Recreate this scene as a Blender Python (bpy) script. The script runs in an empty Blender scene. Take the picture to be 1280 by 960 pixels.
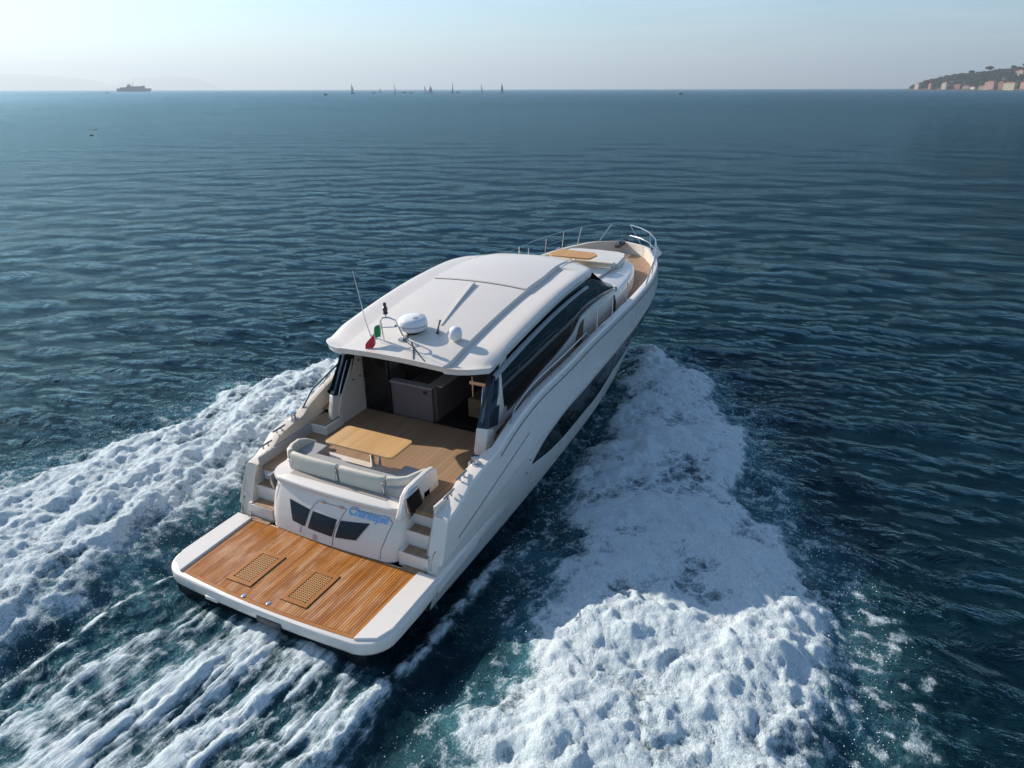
import bpy, bmesh, math, random
import numpy as np
from mathutils import Vector, Matrix
random.seed(4)
D = bpy.data; SC = bpy.context.scene; COL = SC.collection
R = math.radians

# ------------------------------------------------------------------ camera
cam_d = D.cameras.new('camera'); cam = D.objects.new('camera', cam_d); COL.objects.link(cam)
cam_d.sensor_width = 36; cam_d.lens = 36 * 898.344 / 1280
cam_d.clip_start = .1; cam_d.clip_end = 90000
YAW, PITCH, ROLL = 0.4647973, 0.3895038, -0.0019530
CAMP = Vector((-6.7659, -8.4437, 8.795))
f_ = Vector((math.cos(YAW) * math.cos(PITCH), math.sin(YAW) * math.cos(PITCH), -math.sin(PITCH)))
r_ = f_.cross(Vector((0, 0, 1))).normalized(); u_ = r_.cross(f_)
rr = math.cos(ROLL) * r_ + math.sin(ROLL) * u_; uu = -math.sin(ROLL) * r_ + math.cos(ROLL) * u_
cam.matrix_world = Matrix(((rr.x, uu.x, -f_.x, CAMP.x), (rr.y, uu.y, -f_.y, CAMP.y), (rr.z, uu.z, -f_.z, CAMP.z), (0, 0, 0, 1)))
SC.camera = cam

# ------------------------------------------------------------------ sky, sun, exposure
SUN = Vector((.20, 1.87, 1.03)).normalized()
w = D.worlds.new('World'); SC.world = w; w.use_nodes = True
nt = w.node_tree; bg = nt.nodes['Background']
sky = nt.nodes.new('ShaderNodeTexSky'); sky.sky_type = 'NISHITA'; sky.sun_disc = False
sky.sun_elevation = math.asin(SUN.z); sky.sun_rotation = math.atan2(SUN.x, SUN.y)
sky.altitude = 0; sky.air_density = 1.0; sky.dust_density = .6; sky.ozone_density = 2.0
hs = nt.nodes.new('ShaderNodeHueSaturation'); hs.inputs['Saturation'].default_value = 1.0; nt.links.new(sky.outputs[0], hs.inputs['Color']); 
tcw = nt.nodes.new('ShaderNodeTexCoord'); mpw = nt.nodes.new('ShaderNodeMapping'); mpw.inputs['Scale'].default_value = (1.6, 1.6, 16); nt.links.new(tcw.outputs['Generated'], mpw.inputs[0])
nzw = nt.nodes.new('ShaderNodeTexNoise'); nzw.inputs['Scale'].default_value = 2.2; nzw.inputs['Detail'].default_value = 6; nzw.inputs['Roughness'].default_value = .6; nt.links.new(mpw.outputs[0], nzw.inputs[0])
mrw = nt.nodes.new('ShaderNodeMapRange'); nt.links.new(nzw.outputs[0], mrw.inputs[0]); mrw.inputs[1].default_value = .5; mrw.inputs[2].default_value = .78; mrw.inputs[4].default_value = .22
mxw = nt.nodes.new('ShaderNodeMix'); mxw.data_type = 'RGBA'; nt.links.new(mrw.outputs[0], mxw.inputs[0]); tn = nt.nodes.new('ShaderNodeMix'); tn.data_type = 'RGBA'; tn.blend_type = 'MULTIPLY'; tn.inputs[0].default_value = 1; tn.inputs[7].default_value = (.76, .97, 1.10, 1)
nt.links.new(hs.outputs[0], tn.inputs[6]); nt.links.new(tn.outputs[2], mxw.inputs[6]); mxw.inputs[7].default_value = (8.5, 8.8, 9.2, 1)
nt.links.new(mxw.outputs[2], bg.inputs[0]); bg.inputs[1].default_value = .115
sl = D.lights.new('sun', 'SUN'); sl.energy = 5.0; sl.angle = R(.5); sl.color = (1, .90, .78)
so = D.objects.new('sun', sl); COL.objects.link(so)
so.rotation_euler = (-SUN).to_track_quat('-Z', 'Y').to_euler()
SC.view_settings.view_transform = 'Standard'; SC.view_settings.look = 'None'
SC.view_settings.exposure = 0.38; SC.view_settings.gamma = 1

# ------------------------------------------------------------------ materials
def mat(name, col, rough=.5, metal=0, spec=.5, coat=0, **k):
    m = D.materials.new(name); m.use_nodes = True
    b = m.node_tree.nodes['Principled BSDF']
    b.inputs['Base Color'].default_value = (*col, 1); b.inputs['Roughness'].default_value = rough
    b.inputs['Metallic'].default_value = metal; b.inputs['Specular IOR Level'].default_value = spec
    b.inputs['Coat Weight'].default_value = coat; b.inputs['Coat Roughness'].default_value = .06
    for a, v in k.items(): b.inputs[a.replace('_', ' ')].default_value = v
    return m
class N:
    def __init__(s, m): s.m = m; s.t = m.node_tree; s.b = s.t.nodes.get('Principled BSDF')
    def n(s, typ, **k):
        x = s.t.nodes.new('ShaderNode' + typ)
        for a, v in k.items(): setattr(x, a, v)
        return x
    def l(s, a, b): s.t.links.new(a, b)
    def math(s, op, a, b=None, c=None, clamp=False):
        x = s.n('Math', operation=op, use_clamp=clamp)
        for i, v in enumerate((a, b, c)):
            if v is None: continue
            if isinstance(v, (int, float)): x.inputs[i].default_value = v
            else: s.l(v, x.inputs[i])
        return x.outputs[0]
    def mix(s, f, a, b):
        x = s.n('Mix', data_type='RGBA')
        for i, v in ((0, f), (6, a), (7, b)):
            if isinstance(v, (int, float)): x.inputs[i].default_value = v
            elif isinstance(v, tuple): x.inputs[i].default_value = (*v, 1)
            else: s.l(v, x.inputs[i])
        return x.outputs[2]
    def noise(s, vec, scale, detail=4, rough=.55, dist=0):
        x = s.n('TexNoise'); x.inputs['Scale'].default_value = scale; x.inputs['Detail'].default_value = detail
        x.inputs['Roughness'].default_value = rough; x.inputs['Distortion'].default_value = dist
        if vec is not None: s.l(vec, x.inputs['Vector'])
        return x.outputs[0]
    def mapr(s, v, a, b, c=0, d=1):
        x = s.n('MapRange'); s.l(v, x.inputs[0])
        for i, q in enumerate((a, b, c, d)): x.inputs[i + 1].default_value = q
        return x.outputs[0]
    def scaled(s, vec, sc, rot=(0, 0, 0)):
        x = s.n('Mapping'); x.inputs['Scale'].default_value = sc; x.inputs['Rotation'].default_value = rot; s.l(vec, x.inputs[0]); return x.outputs[0]
    def bump(s, h, strength=.3, dist=.01, prev=None):
        x = s.n('Bump'); x.inputs['Strength'].default_value = strength; x.inputs['Distance'].default_value = dist
        s.l(h, x.inputs['Height'])
        if prev: s.l(prev, x.inputs['Normal'])
        return x.outputs[0]
    def obj(s): return s.n('TexCoord').outputs['Object']

def gelcoat(name, col, rough=.28):
    m = mat(name, col, rough, coat=.35); q = N(m); o = q.obj()
    a = q.noise(o, 1.3, 5); c = q.noise(o, 60, 3)
    f = q.mapr(a, .3, .75)
    q.l(q.mix(f, tuple(x * .975 for x in col), col), q.b.inputs['Base Color'])
    q.l(q.mapr(a, .3, .7, rough - .03, rough + .06), q.b.inputs['Roughness'])
    return m
M = {}
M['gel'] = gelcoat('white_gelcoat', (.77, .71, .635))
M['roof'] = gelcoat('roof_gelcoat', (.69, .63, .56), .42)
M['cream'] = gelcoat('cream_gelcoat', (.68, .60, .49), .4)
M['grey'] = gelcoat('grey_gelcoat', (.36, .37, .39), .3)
M['navy'] = mat('antifouling', (.006, .008, .012), .35)
M['glass'] = mat('dark_glass', (.006, .011, .014), .03, spec=.7, coat=.6)
M['wellshade'] = mat('painted_well_shade', (.36, .31, .27), .6)  # shade of the white coaming recess, put into a tan colour
M['hullglass'] = mat('hull_glass', (.004, .007, .010), .10, spec=.2)
M['bluedark'] = mat('navy_glass', (.008, .022, .035), .08, spec=.6)
M['transglass'] = mat('transom_glass', (.008, .02, .032), .22, spec=.5)
M['blackglass'] = mat('black_glass', (.012, .010, .010), .12, spec=.4)
M['rubber'] = mat('black_rubber', (.02, .02, .022), .55)
M['seam'] = mat('seam', (.09, .085, .085), .5)
M['steel'] = mat('polished_steel', (.62, .62, .64), .16, metal=1)
M['metaldark'] = mat('dark_metal', (.09, .09, .1), .3, metal=1)
M['sat'] = mat('saloon_satin', (.15, .115, .11), .5)
M['sattop'] = mat('worktop', (.30, .28, .28), .3)
M['wood'] = mat('saloon_wood', (.13, .085, .045), .5)
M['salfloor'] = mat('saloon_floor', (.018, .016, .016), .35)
M['cushgrey'] = mat('grey_cushion', (.34, .34, .34), .85)
M['plastic'] = mat('white_plastic', (.74, .74, .74), .35)
M['red'] = mat('red_cloth', (.65, .03, .04), .8); M['green'] = mat('green_cloth', (.02, .27, .07), .8); M['whitecloth'] = mat('white_cloth', (.8, .8, .8), .8)
def cloth(name, col):
    m = mat(name, col, .75); q = N(m); o = q.obj()
    q.l(q.bump(q.noise(o, 9, 4), .5, .012), q.b.inputs['Normal'])
    q.l(q.mix(q.mapr(q.noise(o, 3, 4), .3, .7), tuple(x * .9 for x in col), col), q.b.inputs['Base Color'])
    return m
M['cushion'] = cloth('cream_leather', (.66, .61, .50))
M['sunpad'] = cloth('sunpad_cloth', (.60, .59, .55))
def teak(name, c1, c2, caulk, pw, rough=.45, lw=.1, axis=1, wet_glare=False):
    m = mat(name, c1, rough); q = N(m); o = q.obj()
    sp = q.n('SeparateXYZ'); q.l(o, sp.inputs[0])
    a = sp.outputs[axis]
    u = q.math('DIVIDE', a, pw); fl = q.math('FLOOR', u); fr = q.math('FRACT', u)
    wn = q.n('TexWhiteNoise', noise_dimensions='1D'); q.l(fl, wn.inputs['W'])
    sc = [2.0, 2.0, 2.0]; sc[axis] = 46
    if axis == 1: sc[0] = 1.3
    g = q.noise(q.scaled(o, tuple(sc)), 1, 5, .6)
    tone = q.math('ADD', q.math('MULTIPLY', wn.outputs[0], .5), q.math('MULTIPLY', q.mapr(g, .3, .7), .5))
    col = q.mix(tone, c1, c2)
    if wet_glare:
        p = q.noise(q.scaled(o, (.9, 4.5, 1)), 1.4, 4, .6)
        col = q.mix(q.math('MULTIPLY', q.mapr(p, .48, .72), .5), col, (.66, .44, .26))  # paler streaks paint the glare of wet planks into the colour
        q.l(q.mapr(p, .35, .65, rough - .12, rough + .2), q.b.inputs['Roughness'])
    line = q.math('LESS_THAN', fr, lw)
    q.l(q.mix(line, col, caulk), q.b.inputs['Base Color'])
    q.l(q.bump(g, .25, .003), q.b.inputs['Normal'])
    return m
M['teakp'] = teak('golden_teak', (.24, .07, .008), (.60, .23, .03), (.03, .014, .007), .055, .30, .16, wet_glare=True)
M['teakf'] = teak('golden_teak_margin', (.34, .12, .018), (.46, .18, .03), (.3, .12, .03), .4, .4, .0)
M['teakc'] = teak('weathered_teak', (.26, .155, .085), (.38, .24, .135), (.17, .10, .055), .12, .6, .06)
M['teakt'] = teak('table_teak', (.50, .27, .10), (.66, .40, .17), (.5, .3, .12), .10, .45, .0)
M['teakbow'] = teak('bow_table_teak', (.46, .22, .06), (.58, .30, .09), (.4, .2, .08), .10, .45, .0)

# ------------------------------------------------------------------ mesh helpers
class MB:
    def __init__(s): s.v = []; s.f = []
    def add(s, vs, fs):
        o = len(s.v); s.v += [tuple(v) for v in vs]; s.f += [tuple(i + o for i in f) for f in fs]; return s
    def box(s, x0, x1, y0, y1, z0, z1):
        return s.add([(x, y, z) for z in (z0, z1) for y in (y0, y1) for x in (x0, x1)],
                     [(0, 2, 3, 1), (4, 5, 7, 6), (0, 1, 5, 4), (2, 6, 7, 3), (0, 4, 6, 2), (1, 3, 7, 5)])
    def grid(s, rows, closed=False, cap=False):
        n = len(rows[0]); vs = [p for r in rows for p in r]; fs = []
        for i in range(len(rows) - 1):
            for j in range(n if closed else n - 1):
                k = (j + 1) % n
                fs.append((i * n + j, i * n + k, (i + 1) * n + k, (i + 1) * n + j))
        if cap: fs += [tuple(range(n))[::-1], tuple((len(rows) - 1) * n + j for j in range(n))]
        return s.add(vs, fs)
    def tube(s, path, r, n=8, rads=None):
        P = [Vector(p) for p in path]; rows = []
        up = Vector((0, 0, 1))
        for i, p in enumerate(P):
            t = (P[min(i + 1, len(P) - 1)] - P[max(i - 1, 0)]).normalized()
            a = t.cross(up if abs(t.z) < .95 else Vector((1, 0, 0))).normalized(); b = t.cross(a)
            q = rads[i] if rads else r
            rows.append([p + q * (math.cos(2 * math.pi * k / n) * a + math.sin(2 * math.pi * k / n) * b) for k in range(n)])
        return s.grid(rows, True, True)
    def lathe(s, c, prof, n=20):
        rows = [[(c[0] + r * math.cos(2 * math.pi * k / n), c[1] + r * math.sin(2 * math.pi * k / n), c[2] + z) for k in range(n)] for r, z in prof]
        return s.grid(rows, True, True)
    def prism(s, pts, z0, z1):
        n = len(pts)
        zf = lambda z, p: z(p) if callable(z) else z
        return s.add([(p[0], p[1], zf(z0, p)) for p in pts] + [(p[0], p[1], zf(z1, p)) for p in pts],
                     [tuple(range(n))[::-1], tuple(range(n, 2 * n))] + [(i, (i + 1) % n, n + (i + 1) % n, n + i) for i in range(n)])
    def sheet(s, pts, d, t):  # polygon (3-D points) given a thickness t along direction d
        n = len(pts); d = Vector(d).normalized() * t
        return s.add(list(pts) + [Vector(p) + d for p in pts],
                     [tuple(range(n))[::-1], tuple(range(n, 2 * n))] + [(i, (i + 1) % n, n + (i + 1) % n, n + i) for i in range(n)])
def fixn(me):
    b = bmesh.new(); b.from_mesh(me); bmesh.ops.recalc_face_normals(b, faces=b.faces); b.to_mesh(me); b.free()
def obj(name, mb, m, parent=None, bevel=0, ang=35, seg=2, fix=True, label=None):
    me = D.meshes.new(name); me.from_pydata([tuple(v) for v in mb.v], [], mb.f)
    if fix: fixn(me)
    if not isinstance(m, (list, tuple)): m = [m]
    for x in m: me.materials.append(x)
    me.polygons.foreach_set('use_smooth', [True] * len(me.polygons))
    try: me.set_sharp_from_angle(angle=R(ang))
    except Exception: pass
    o = D.objects.new(name, me); COL.objects.link(o)
    if parent: o.parent = parent
    if bevel:
        b = o.modifiers.new('b', 'BEVEL'); b.width = bevel; b.segments = seg; b.limit_method = 'ANGLE'; b.angle_limit = R(40)
    if label: o['label'] = label
    return o
def tag(o, label, cat=None, group=None, kind=None):
    if label: o['label'] = label
    if cat: o['category'] = cat
    if group: o['group'] = group
    if kind: o['kind'] = kind
    return o
def empty(name, loc=(0, 0, 0), rz=0):
    e = D.objects.new(name, None); COL.objects.link(e); e.location = loc; e.rotation_euler = (0, 0, rz); e.empty_display_size = .2; return e
def curve(xs, ys):
    xs = np.array(xs, float); ys = np.array(ys, float); m = np.gradient(ys, xs)
    def f(x):
        x = min(max(x, xs[0]), xs[-1]); i = min(int(np.searchsorted(xs, x, 'right')) - 1, len(xs) - 2); h = xs[i + 1] - xs[i]; t = (x - xs[i]) / h
        return float((2*t**3-3*t*t+1)*ys[i] + (t**3-2*t*t+t)*h*m[i] + (-2*t**3+3*t*t)*ys[i+1] + (t**3-t*t)*h*m[i+1])
    return f
def rrect(x0, x1, y0, y1, r, n=6):
    out = []
    for cx, cy, a0 in ((x1 - r, y1 - r, 0), (x0 + r, y1 - r, 90), (x0 + r, y0 + r, 180), (x1 - r, y0 + r, 270)):
        for k in range(n + 1):
            a = R(a0 + 90 * k / n); out.append((cx + r * math.cos(a), cy + r * math.sin(a)))
    return out

# ================================================================== WATER
def hash2(ix, iy, s):
    h = (ix.astype(np.int64) * 374761393 + iy.astype(np.int64) * 668265263 + s * 974711 + 1013904223) & 0xffffffff
    h = ((h ^ (h >> 13)) * 1274126177) & 0xffffffff
    return ((h ^ (h >> 16)) & 0xffffff) / float(0xffffff)
def perlin(x, y, s=0):
    ix = np.floor(x); iy = np.floor(y); fx = x - ix; fy = y - iy
    u = fx * fx * fx * (fx * (fx * 6 - 15) + 10); v = fy * fy * fy * (fy * (fy * 6 - 15) + 10)
    def g(a, b):
        t = hash2(ix + a, iy + b, s) * 2 * np.pi
        return np.cos(t) * (fx - a) + np.sin(t) * (fy - b)
    return ((g(0, 0) * (1 - u) + g(1, 0) * u) * (1 - v) + (g(0, 1) * (1 - u) + g(1, 1) * u) * v) * 1.5
def fbm(x, y, o=4, s=0):
    r = 0; a = 1
    for i in range(o): r = r + a * perlin(x * 2 ** i, y * 2 ** i, s + i * 7); a *= .5
    return r
def puff(x, y, s=0):  # rounded cauliflower lumps
    ix = np.floor(x); iy = np.floor(y); d = np.full(x.shape, 9.)
    for a in (-1, 0, 1):
        for b in (-1, 0, 1):
            px = ix + a + hash2(ix + a, iy + b, s); py = iy + b + hash2(ix + a, iy + b, s + 31)
            d = np.minimum(d, (px - x) ** 2 + (py - y) ** 2)
    return np.clip(1 - d, 0, 1)
def billow(x, y, o, s=0, g=.55):   # rounded lumps with sharp creases, many sizes
    r = 0; a = 1
    for i in range(o):
        c_, s_ = math.cos(.7 + i * 1.9), math.sin(.7 + i * 1.9); k = 2.1 ** i
        u = (x * c_ - y * s_) * k + i * 3.7; v = (x * s_ + y * c_) * k
        r = r + a * np.sqrt(.012 + (perlin(u, v, s + i * 5) + .75 * perlin(v * 1.37 + 9.1, u * 1.37 - 4.3, s + 50 + i)) ** 2) * 1.25; a *= g
    return r
def sdpoly(x, y, P):
    P = np.array(P, float); d = np.full(x.shape, 1e9); inside = np.zeros(x.shape, bool)
    for i in range(len(P)):
        a = P[i]; b = P[(i + 1) % len(P)]; e = b - a
        t = np.clip(((x - a[0]) * e[0] + (y - a[1]) * e[1]) / (e @ e), 0, 1)
        d = np.minimum(d, (x - a[0] - t * e[0]) ** 2 + (y - a[1] - t * e[1]) ** 2)
        c = ((a[1] > y) != (b[1] > y)) & (x < (b[0] - a[0]) * (y - a[1]) / (b[1] - a[1] + 1e-12) + a[0]); inside ^= c
    d = np.sqrt(d); return np.where(inside, -d, d)
def sst(x, a, b):
    t = np.clip((x - a) / (b - a), 0, 1); return t * t * (3 - 2 * t)
def axis(lo, hi, step, far, g):
    a = list(np.arange(lo, hi, step)); x = a[-1]; s = step
    while x < far: s *= g; x += s; a.append(x)
    x = lo; s = step; b = []
    while x > -far: s *= g; x -= s; b.append(x)
    return np.array(b[::-1] + a)
ax = axis(-6, 20, .045, 40000, 1.021); ay = axis(-12.5, 11.5, .045, 40000, 1.021)
X, Y = np.meshgrid(ax, ay, indexing='ij')
sx = np.gradient(ax); sy = np.gradient(ay); SP = np.maximum(sx[:, None], sy[None, :])
Z = np.zeros_like(X)
rng = np.random.RandomState(5)
for lam in np.geomspace(.38, 14, 70):
    th = YAW - .12 + rng.normal(0, .55); k = 2 * np.pi / lam
    amp = .027 * lam / (2 * np.pi) * (1 if lam < 2.2 else (2.2 / lam) ** 1.15)
    m = np.clip(lam / (SP * 3.2) - 1, 0, 1)
    if m.max() <= 0: continue
    ph = k * (X * math.cos(th) + Y * math.sin(th)) + rng.rand() * 6.28
    Z += amp * m * (np.sin(ph) + .18 * np.cos(2 * ph))
Z *= np.clip(1.05 + .5 * perlin(X / 9, Y / 14, 77), .4, 1.6)
near = (X > -9) & (X < 24) & (Y > -15) & (Y < 16)
F = np.zeros_like(X); A = np.zeros_like(X)
x = X[near]; y = Y[near]; z = Z[near].copy()
PS = [(17.6,-1.0),(17.5,-2.3),(16.2,-4.0),(14.88,-4.9),(12.83,-6.23),(10.95,-6.9),(9.16,-7.1),(7.69,-7.9),(6.73,-8.5),(6.18,-9.0),(4.9,-9.3),(3.9,-9.5),(2.99,-9.5),(2.2,-9.3),(1.63,-9.4),(.6,-9.9),(-3,-10.4),(-9,-11),(-9,-5),(-3,-4.5),(-1.6,-4.25),(-.91,-4.25),(.14,-4.0),(1.24,-4.2),(2.57,-3.95),(4.37,-3.4),(5.35,-3.0),(7.09,-2.6),(10.32,-2.35),(14.11,-1.8)]
PP = [(16,1.6),(15,4.5),(11.98,7.6),(8.24,8.75),(4.19,8.8),(1.39,9.6),(.27,10.1),(-4,11),(-9,12),(-9,3.2),(-3.49,2.9),(-2.7,3.0),(-.75,3.2),(.68,3.3),(1.83,3.45),(3.7,3.9),(6.19,4.4),(9.38,3.4),(12,2.3)]
wx = .55 * fbm(x / 1.6, y / 1.6, 4, 3); wy = .55 * fbm(x / 1.6 + 40, y / 1.6, 4, 4)
sS = sdpoly(x + wx, y + wy, PS); sP = sdpoly(x + wx, y + wy, PP)
wbx = .20 * fbm(x / .6, y / .6, 3, 71); wby = .20 * fbm(x / .6, y / .6, 3, 72)
bb = billow((x + wbx) / .62, (y + wby) / .62, 4, 81, .56); bf = billow((x + wbx) / .19, (y + wby) / .19, 2, 91, .6)
p3 = .5 * bf
n1 = fbm(x / 1.2, y / 1.2, 5, 11); n2 = fbm(x / .35, y / .35, 4, 12)
# starboard mound
dS = sst(-sS, -.05, .9)
fringe = sst(x, 6.5, 3.0) * sst(y, -7.9, -9.2)
patch = fbm(x / 2.3 + 9, y / 2.3, 3, 21)
rough_near = sst(x, 9, 2)           # breaks up further astern
fS = dS * np.clip(.86 + .02 * rough_near + .34 * n1 + .14 * n2 + .25 * patch - .42 * fringe, 0, 1)
rough_near = sst(x, 9, 2)           # breaks up further astern
hS = sst(-sS, -.1, 1.6) * (.30 + .16 * patch) + dS * ((.04 + .035 * rough_near) * bb + (.006 + .006 * rough_near) * bf + .010 * n2 + .06 * n1)
# port mound, swept back in rolls
rx = (x * .95 + y * .3); ry = (-x * .3 + y * .95)
roll = fbm(rx / 3.0, ry / .8, 4, 31)
dP = sst(-sP, -.05, .8)
inner = sst(y, 5.2, 3.2) * sst(x, 8, 3)
fP = dP * np.clip(.86 + .34 * n1 + .28 * roll - .38 * inner, 0, 1)
hP = sst(-sP, -.1, 1.5) * (.34 + .14 * roll) * (1 - .5 * inner) + dP * (.06 * bb + .008 * bf + .010 * n2 + .05 * n1) * (1 - .4 * inner)
# wash behind the transom: streaks along the track
aft = sst(x, 1.2, -.2) * sst(np.abs(y), 3.1 + .02, 2.5)
wob = .25 * fbm(x / 2.2, y / 2.2, 3, 41)
def ridge(y0, slope, wd, seed):
    c = y0 + slope * (.5 - x); return np.exp(-((y + wob - c) / (wd * (1 + .18 * np.clip(.5 - x, 0, 9)))) ** 2) * np.clip(.85 + .7 * fbm(x / 3.2 + .15 * n1, y / .16 + .15 * n1, 5, seed), 0, 1.3)
r1 = ridge(-.15, .17, .42, 51); r2 = ridge(-1.1, .06, .30, 52); r3 = ridge(-1.95, .01, .20, 53); r4 = ridge(-2.72, -.01, .26, 54); r5 = ridge(1.2, .22, .4, 55)
stre = fbm(x / 3.0 + .15 * n1, (y + 1.6 * wob) / .26 + .15 * n1, 6, 61)
start = sst(x, .9, .0)
fT = np.clip(start * (1.05 * r1 + .9 * r2 + .75 * r3 + .8 * r4 + .4 * r5) * (.9 + .3 * n2) + aft * np.clip(.16 + .34 * stre + .16 * n2 + .10 * n1, 0, .55), 0, 1)
hT = start * (.11 * r1 + .08 * r2 + .05 * r3 + .05 * r4 + .04 * r5) * (.75 + .10 * bb + .05 * bf) + aft * (.03 * stre + .04 * n2)
rid = np.exp(-((y - 2.72 - .03 * (0 - x) + .5 * wob) / .09) ** 2) * sst(x, 2.2, .2)
fR = rid * np.clip(.55 + .6 * n2, 0, 1); hR = .16 * np.exp(-((y - 2.72 - .03 * (0 - x) + .5 * wob) / .22) ** 2) * sst(x, 2.6, .2)
hl = np.exp(-((y + 2.62 + .6 * wob * .3) / .17) ** 2) * sst(x, 5.6, 4.2) * sst(x, -6, -1)
fH = hl * np.clip(.6 + .5 * n2 + .3 * p3, 0, 1)
trough = -.22 * np.exp(-((y + 3.3) / .5) ** 2) * sst(x, 9, 3) - .22 * np.exp(-((y - 3.1) / .5) ** 2) * sst(x, 9, 3)
lace = np.exp(-((np.minimum(np.abs(sS), np.abs(sP))) / .7) ** 2) * np.clip(.25 + .9 * n2, 0, .5)
lace = np.maximum(lace, sst(x, 7.5, 5.5) * sst(y, -7.6, -8.6) * sst(sS, 1.9, .2) * np.clip(.22 + .75 * n2 + .3 * n1, 0, .75))
f = np.clip(np.maximum.reduce([fS, fP, fT, fR, fH, lace * .8]), 0, 1)
f = f * np.clip(.84 + .22 * bb, .6, 1.12); f = np.clip(f, 0, 1)
z = z * (1 - .5 * np.clip(f, 0, 1)) + hS + hP + hT + hR + .08 * hl * (.5 + p3) + trough + .03 * n2 * sst(np.minimum(sS, sP), 2.5, 0)
z -= .34 * np.exp(-((np.abs(y) - 2.35) / .55) ** 2) * sst(x, 13.5, 9) * sst(x, -.5, 2.0)
hullmask = (np.abs(y) < 1.9 * np.clip((18 - x) / 6, 0, 1)) & (x > .4); z[hullmask] = np.minimum(z[hullmask], -.12)
bow = np.exp(-((x - 15.5) / 2.2) ** 2) * (np.exp(-((y + 2.1) / .6) ** 2) + np.exp(-((y - 2.1) / .6) ** 2)); z += .25 * bow
a = np.clip(np.maximum.reduce([sst(-sS, -1.3, .6) * .9, sst(-sP, -1.3, .6) * .9, aft * (.62 + .35 * stre), f * 1.2]), 0, 1)
a = a * np.clip(.7 + .5 * n1, 0, 1)
WS = np.zeros_like(X); WS[near] = sst(x, 1.5, .3) * sst(np.abs(y + .2), 3.6, 2.6) + .8 * hl
F[near] = f; A[near] = a; Z[near] = z
nx, ny = X.shape
me = D.meshes.new('sea'); nv = nx * ny
me.vertices.add(nv); me.vertices.foreach_set('co', np.stack([X, Y, Z], -1).astype(np.float32).ravel())
idx = np.arange(nv).reshape(nx, ny); q = np.stack([idx[:-1, :-1], idx[1:, :-1], idx[1:, 1:], idx[:-1, 1:]], -1).reshape(-1, 4)
me.loops.add(q.size); me.loops.foreach_set('vertex_index', q.ravel().astype(np.int32))
me.polygons.add(len(q)); me.polygons.foreach_set('loop_start', np.arange(0, q.size, 4, dtype=np.int32)); me.polygons.foreach_set('loop_total', np.full(len(q), 4, np.int32))
me.polygons.foreach_set('use_smooth', np.ones(len(q), bool)); me.update(calc_edges=True)
for nm, arr in (('foam', F), ('aer', A), ('wash', np.clip(WS, 0, 1))):
    at = me.attributes.new(nm, 'FLOAT', 'POINT'); at.data.foreach_set('value', arr.astype(np.float32).ravel())
sea = D.objects.new('sea', me); COL.objects.link(sea); sea['kind'] = 'structure'
mw = mat('sea_water', (.003, .018, .024), .06, IOR=1.333, Specular_Tint=(.45, .84, 1, 1)); q = N(mw); o = q.obj(); me.materials.append(mw)
fa = q.n('Attribute', attribute_name='foam').outputs['Fac']; aa = q.n('Attribute', attribute_name='aer').outputs['Fac']
ws = q.n('Attribute', attribute_name='wash').outputs['Fac']
def nmix(i, an): 
    x_ = q.n('Mix'); q.l(ws, x_.inputs[0]); q.l(i, x_.inputs[2]); q.l(an, x_.inputs[3]); return x_.outputs[0]
nf = nmix(q.noise(o, 5.5, 8, .68), q.noise(q.scaled(o, (.14, 1, 1)), 7, 7, .66, .3))
nf2 = nmix(q.noise(q.scaled(o, (1, 1.6, 1)), 19, 6, .65, .6), q.noise(q.scaled(o, (.16, 1, 1)), 24, 6, .65, .3))
vo = q.n('TexVoronoi', feature='DISTANCE_TO_EDGE'); vo.inputs['Scale'].default_value = 4.2
wv = q.n('Mix', data_type='VECTOR'); wv.inputs[0].default_value = .35; q.l(o, wv.inputs[4]); q.l(q.n('TexNoise').outputs[1], wv.inputs[5])
q.l(wv.outputs[1], vo.inputs['Vector'])
cell = q.mapr(vo.outputs['Distance'], 0, .18, .10, -.10)
nf3 = q.noise(o, 48, 4, .7)
br = q.math('ADD', q.math('MULTIPLY', q.math('SUBTRACT', nf, .5), 1.0), q.math('MULTIPLY', q.math('SUBTRACT', nf2, .5), .8))
br = q.math('ADD', q.math('ADD', br, cell), q.math('MULTIPLY', q.math('SUBTRACT', nf3, .5), .5))
cov = q.math('ADD', fa, q.math('MULTIPLY', br, q.mapr(fa, 0, .25, 0, 1)))
covm = q.math('MULTIPLY', q.mapr(cov, .14, .74), q.mapr(cov, .10, .40))
watc = q.mix(q.math('MULTIPLY', aa, .85), (.0007, .010, .016), (.06, .18, .215))
col = q.mix(covm, watc, q.mix(q.math('MULTIPLY', q.mapr(nf2, .25, .6), q.mapr(nf3, .28, .55)), (.52, .68, .73), (.89, .93, .935)))
q.l(col, q.b.inputs['Base Color'])
q.l(q.math('MULTIPLY', covm, .6), q.b.inputs['Subsurface Weight']); q.b.inputs['Subsurface Radius'].default_value = (.9, 1.0, 1.1); q.b.inputs['Subsurface Scale'].default_value = .035
pd = q.n('VectorMath', operation='LENGTH'); q.l(o, pd.inputs[0])
rgh = q.mapr(pd.outputs['Value'], 60, 900, .07, .22)
q.l(q.math('ADD', rgh, q.mapr(covm, 0, .8, 0, .6)), q.b.inputs['Roughness'])
q.l(q.mapr(covm, 0, 1, .17, .10), q.b.inputs['Specular IOR Level'])
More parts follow.
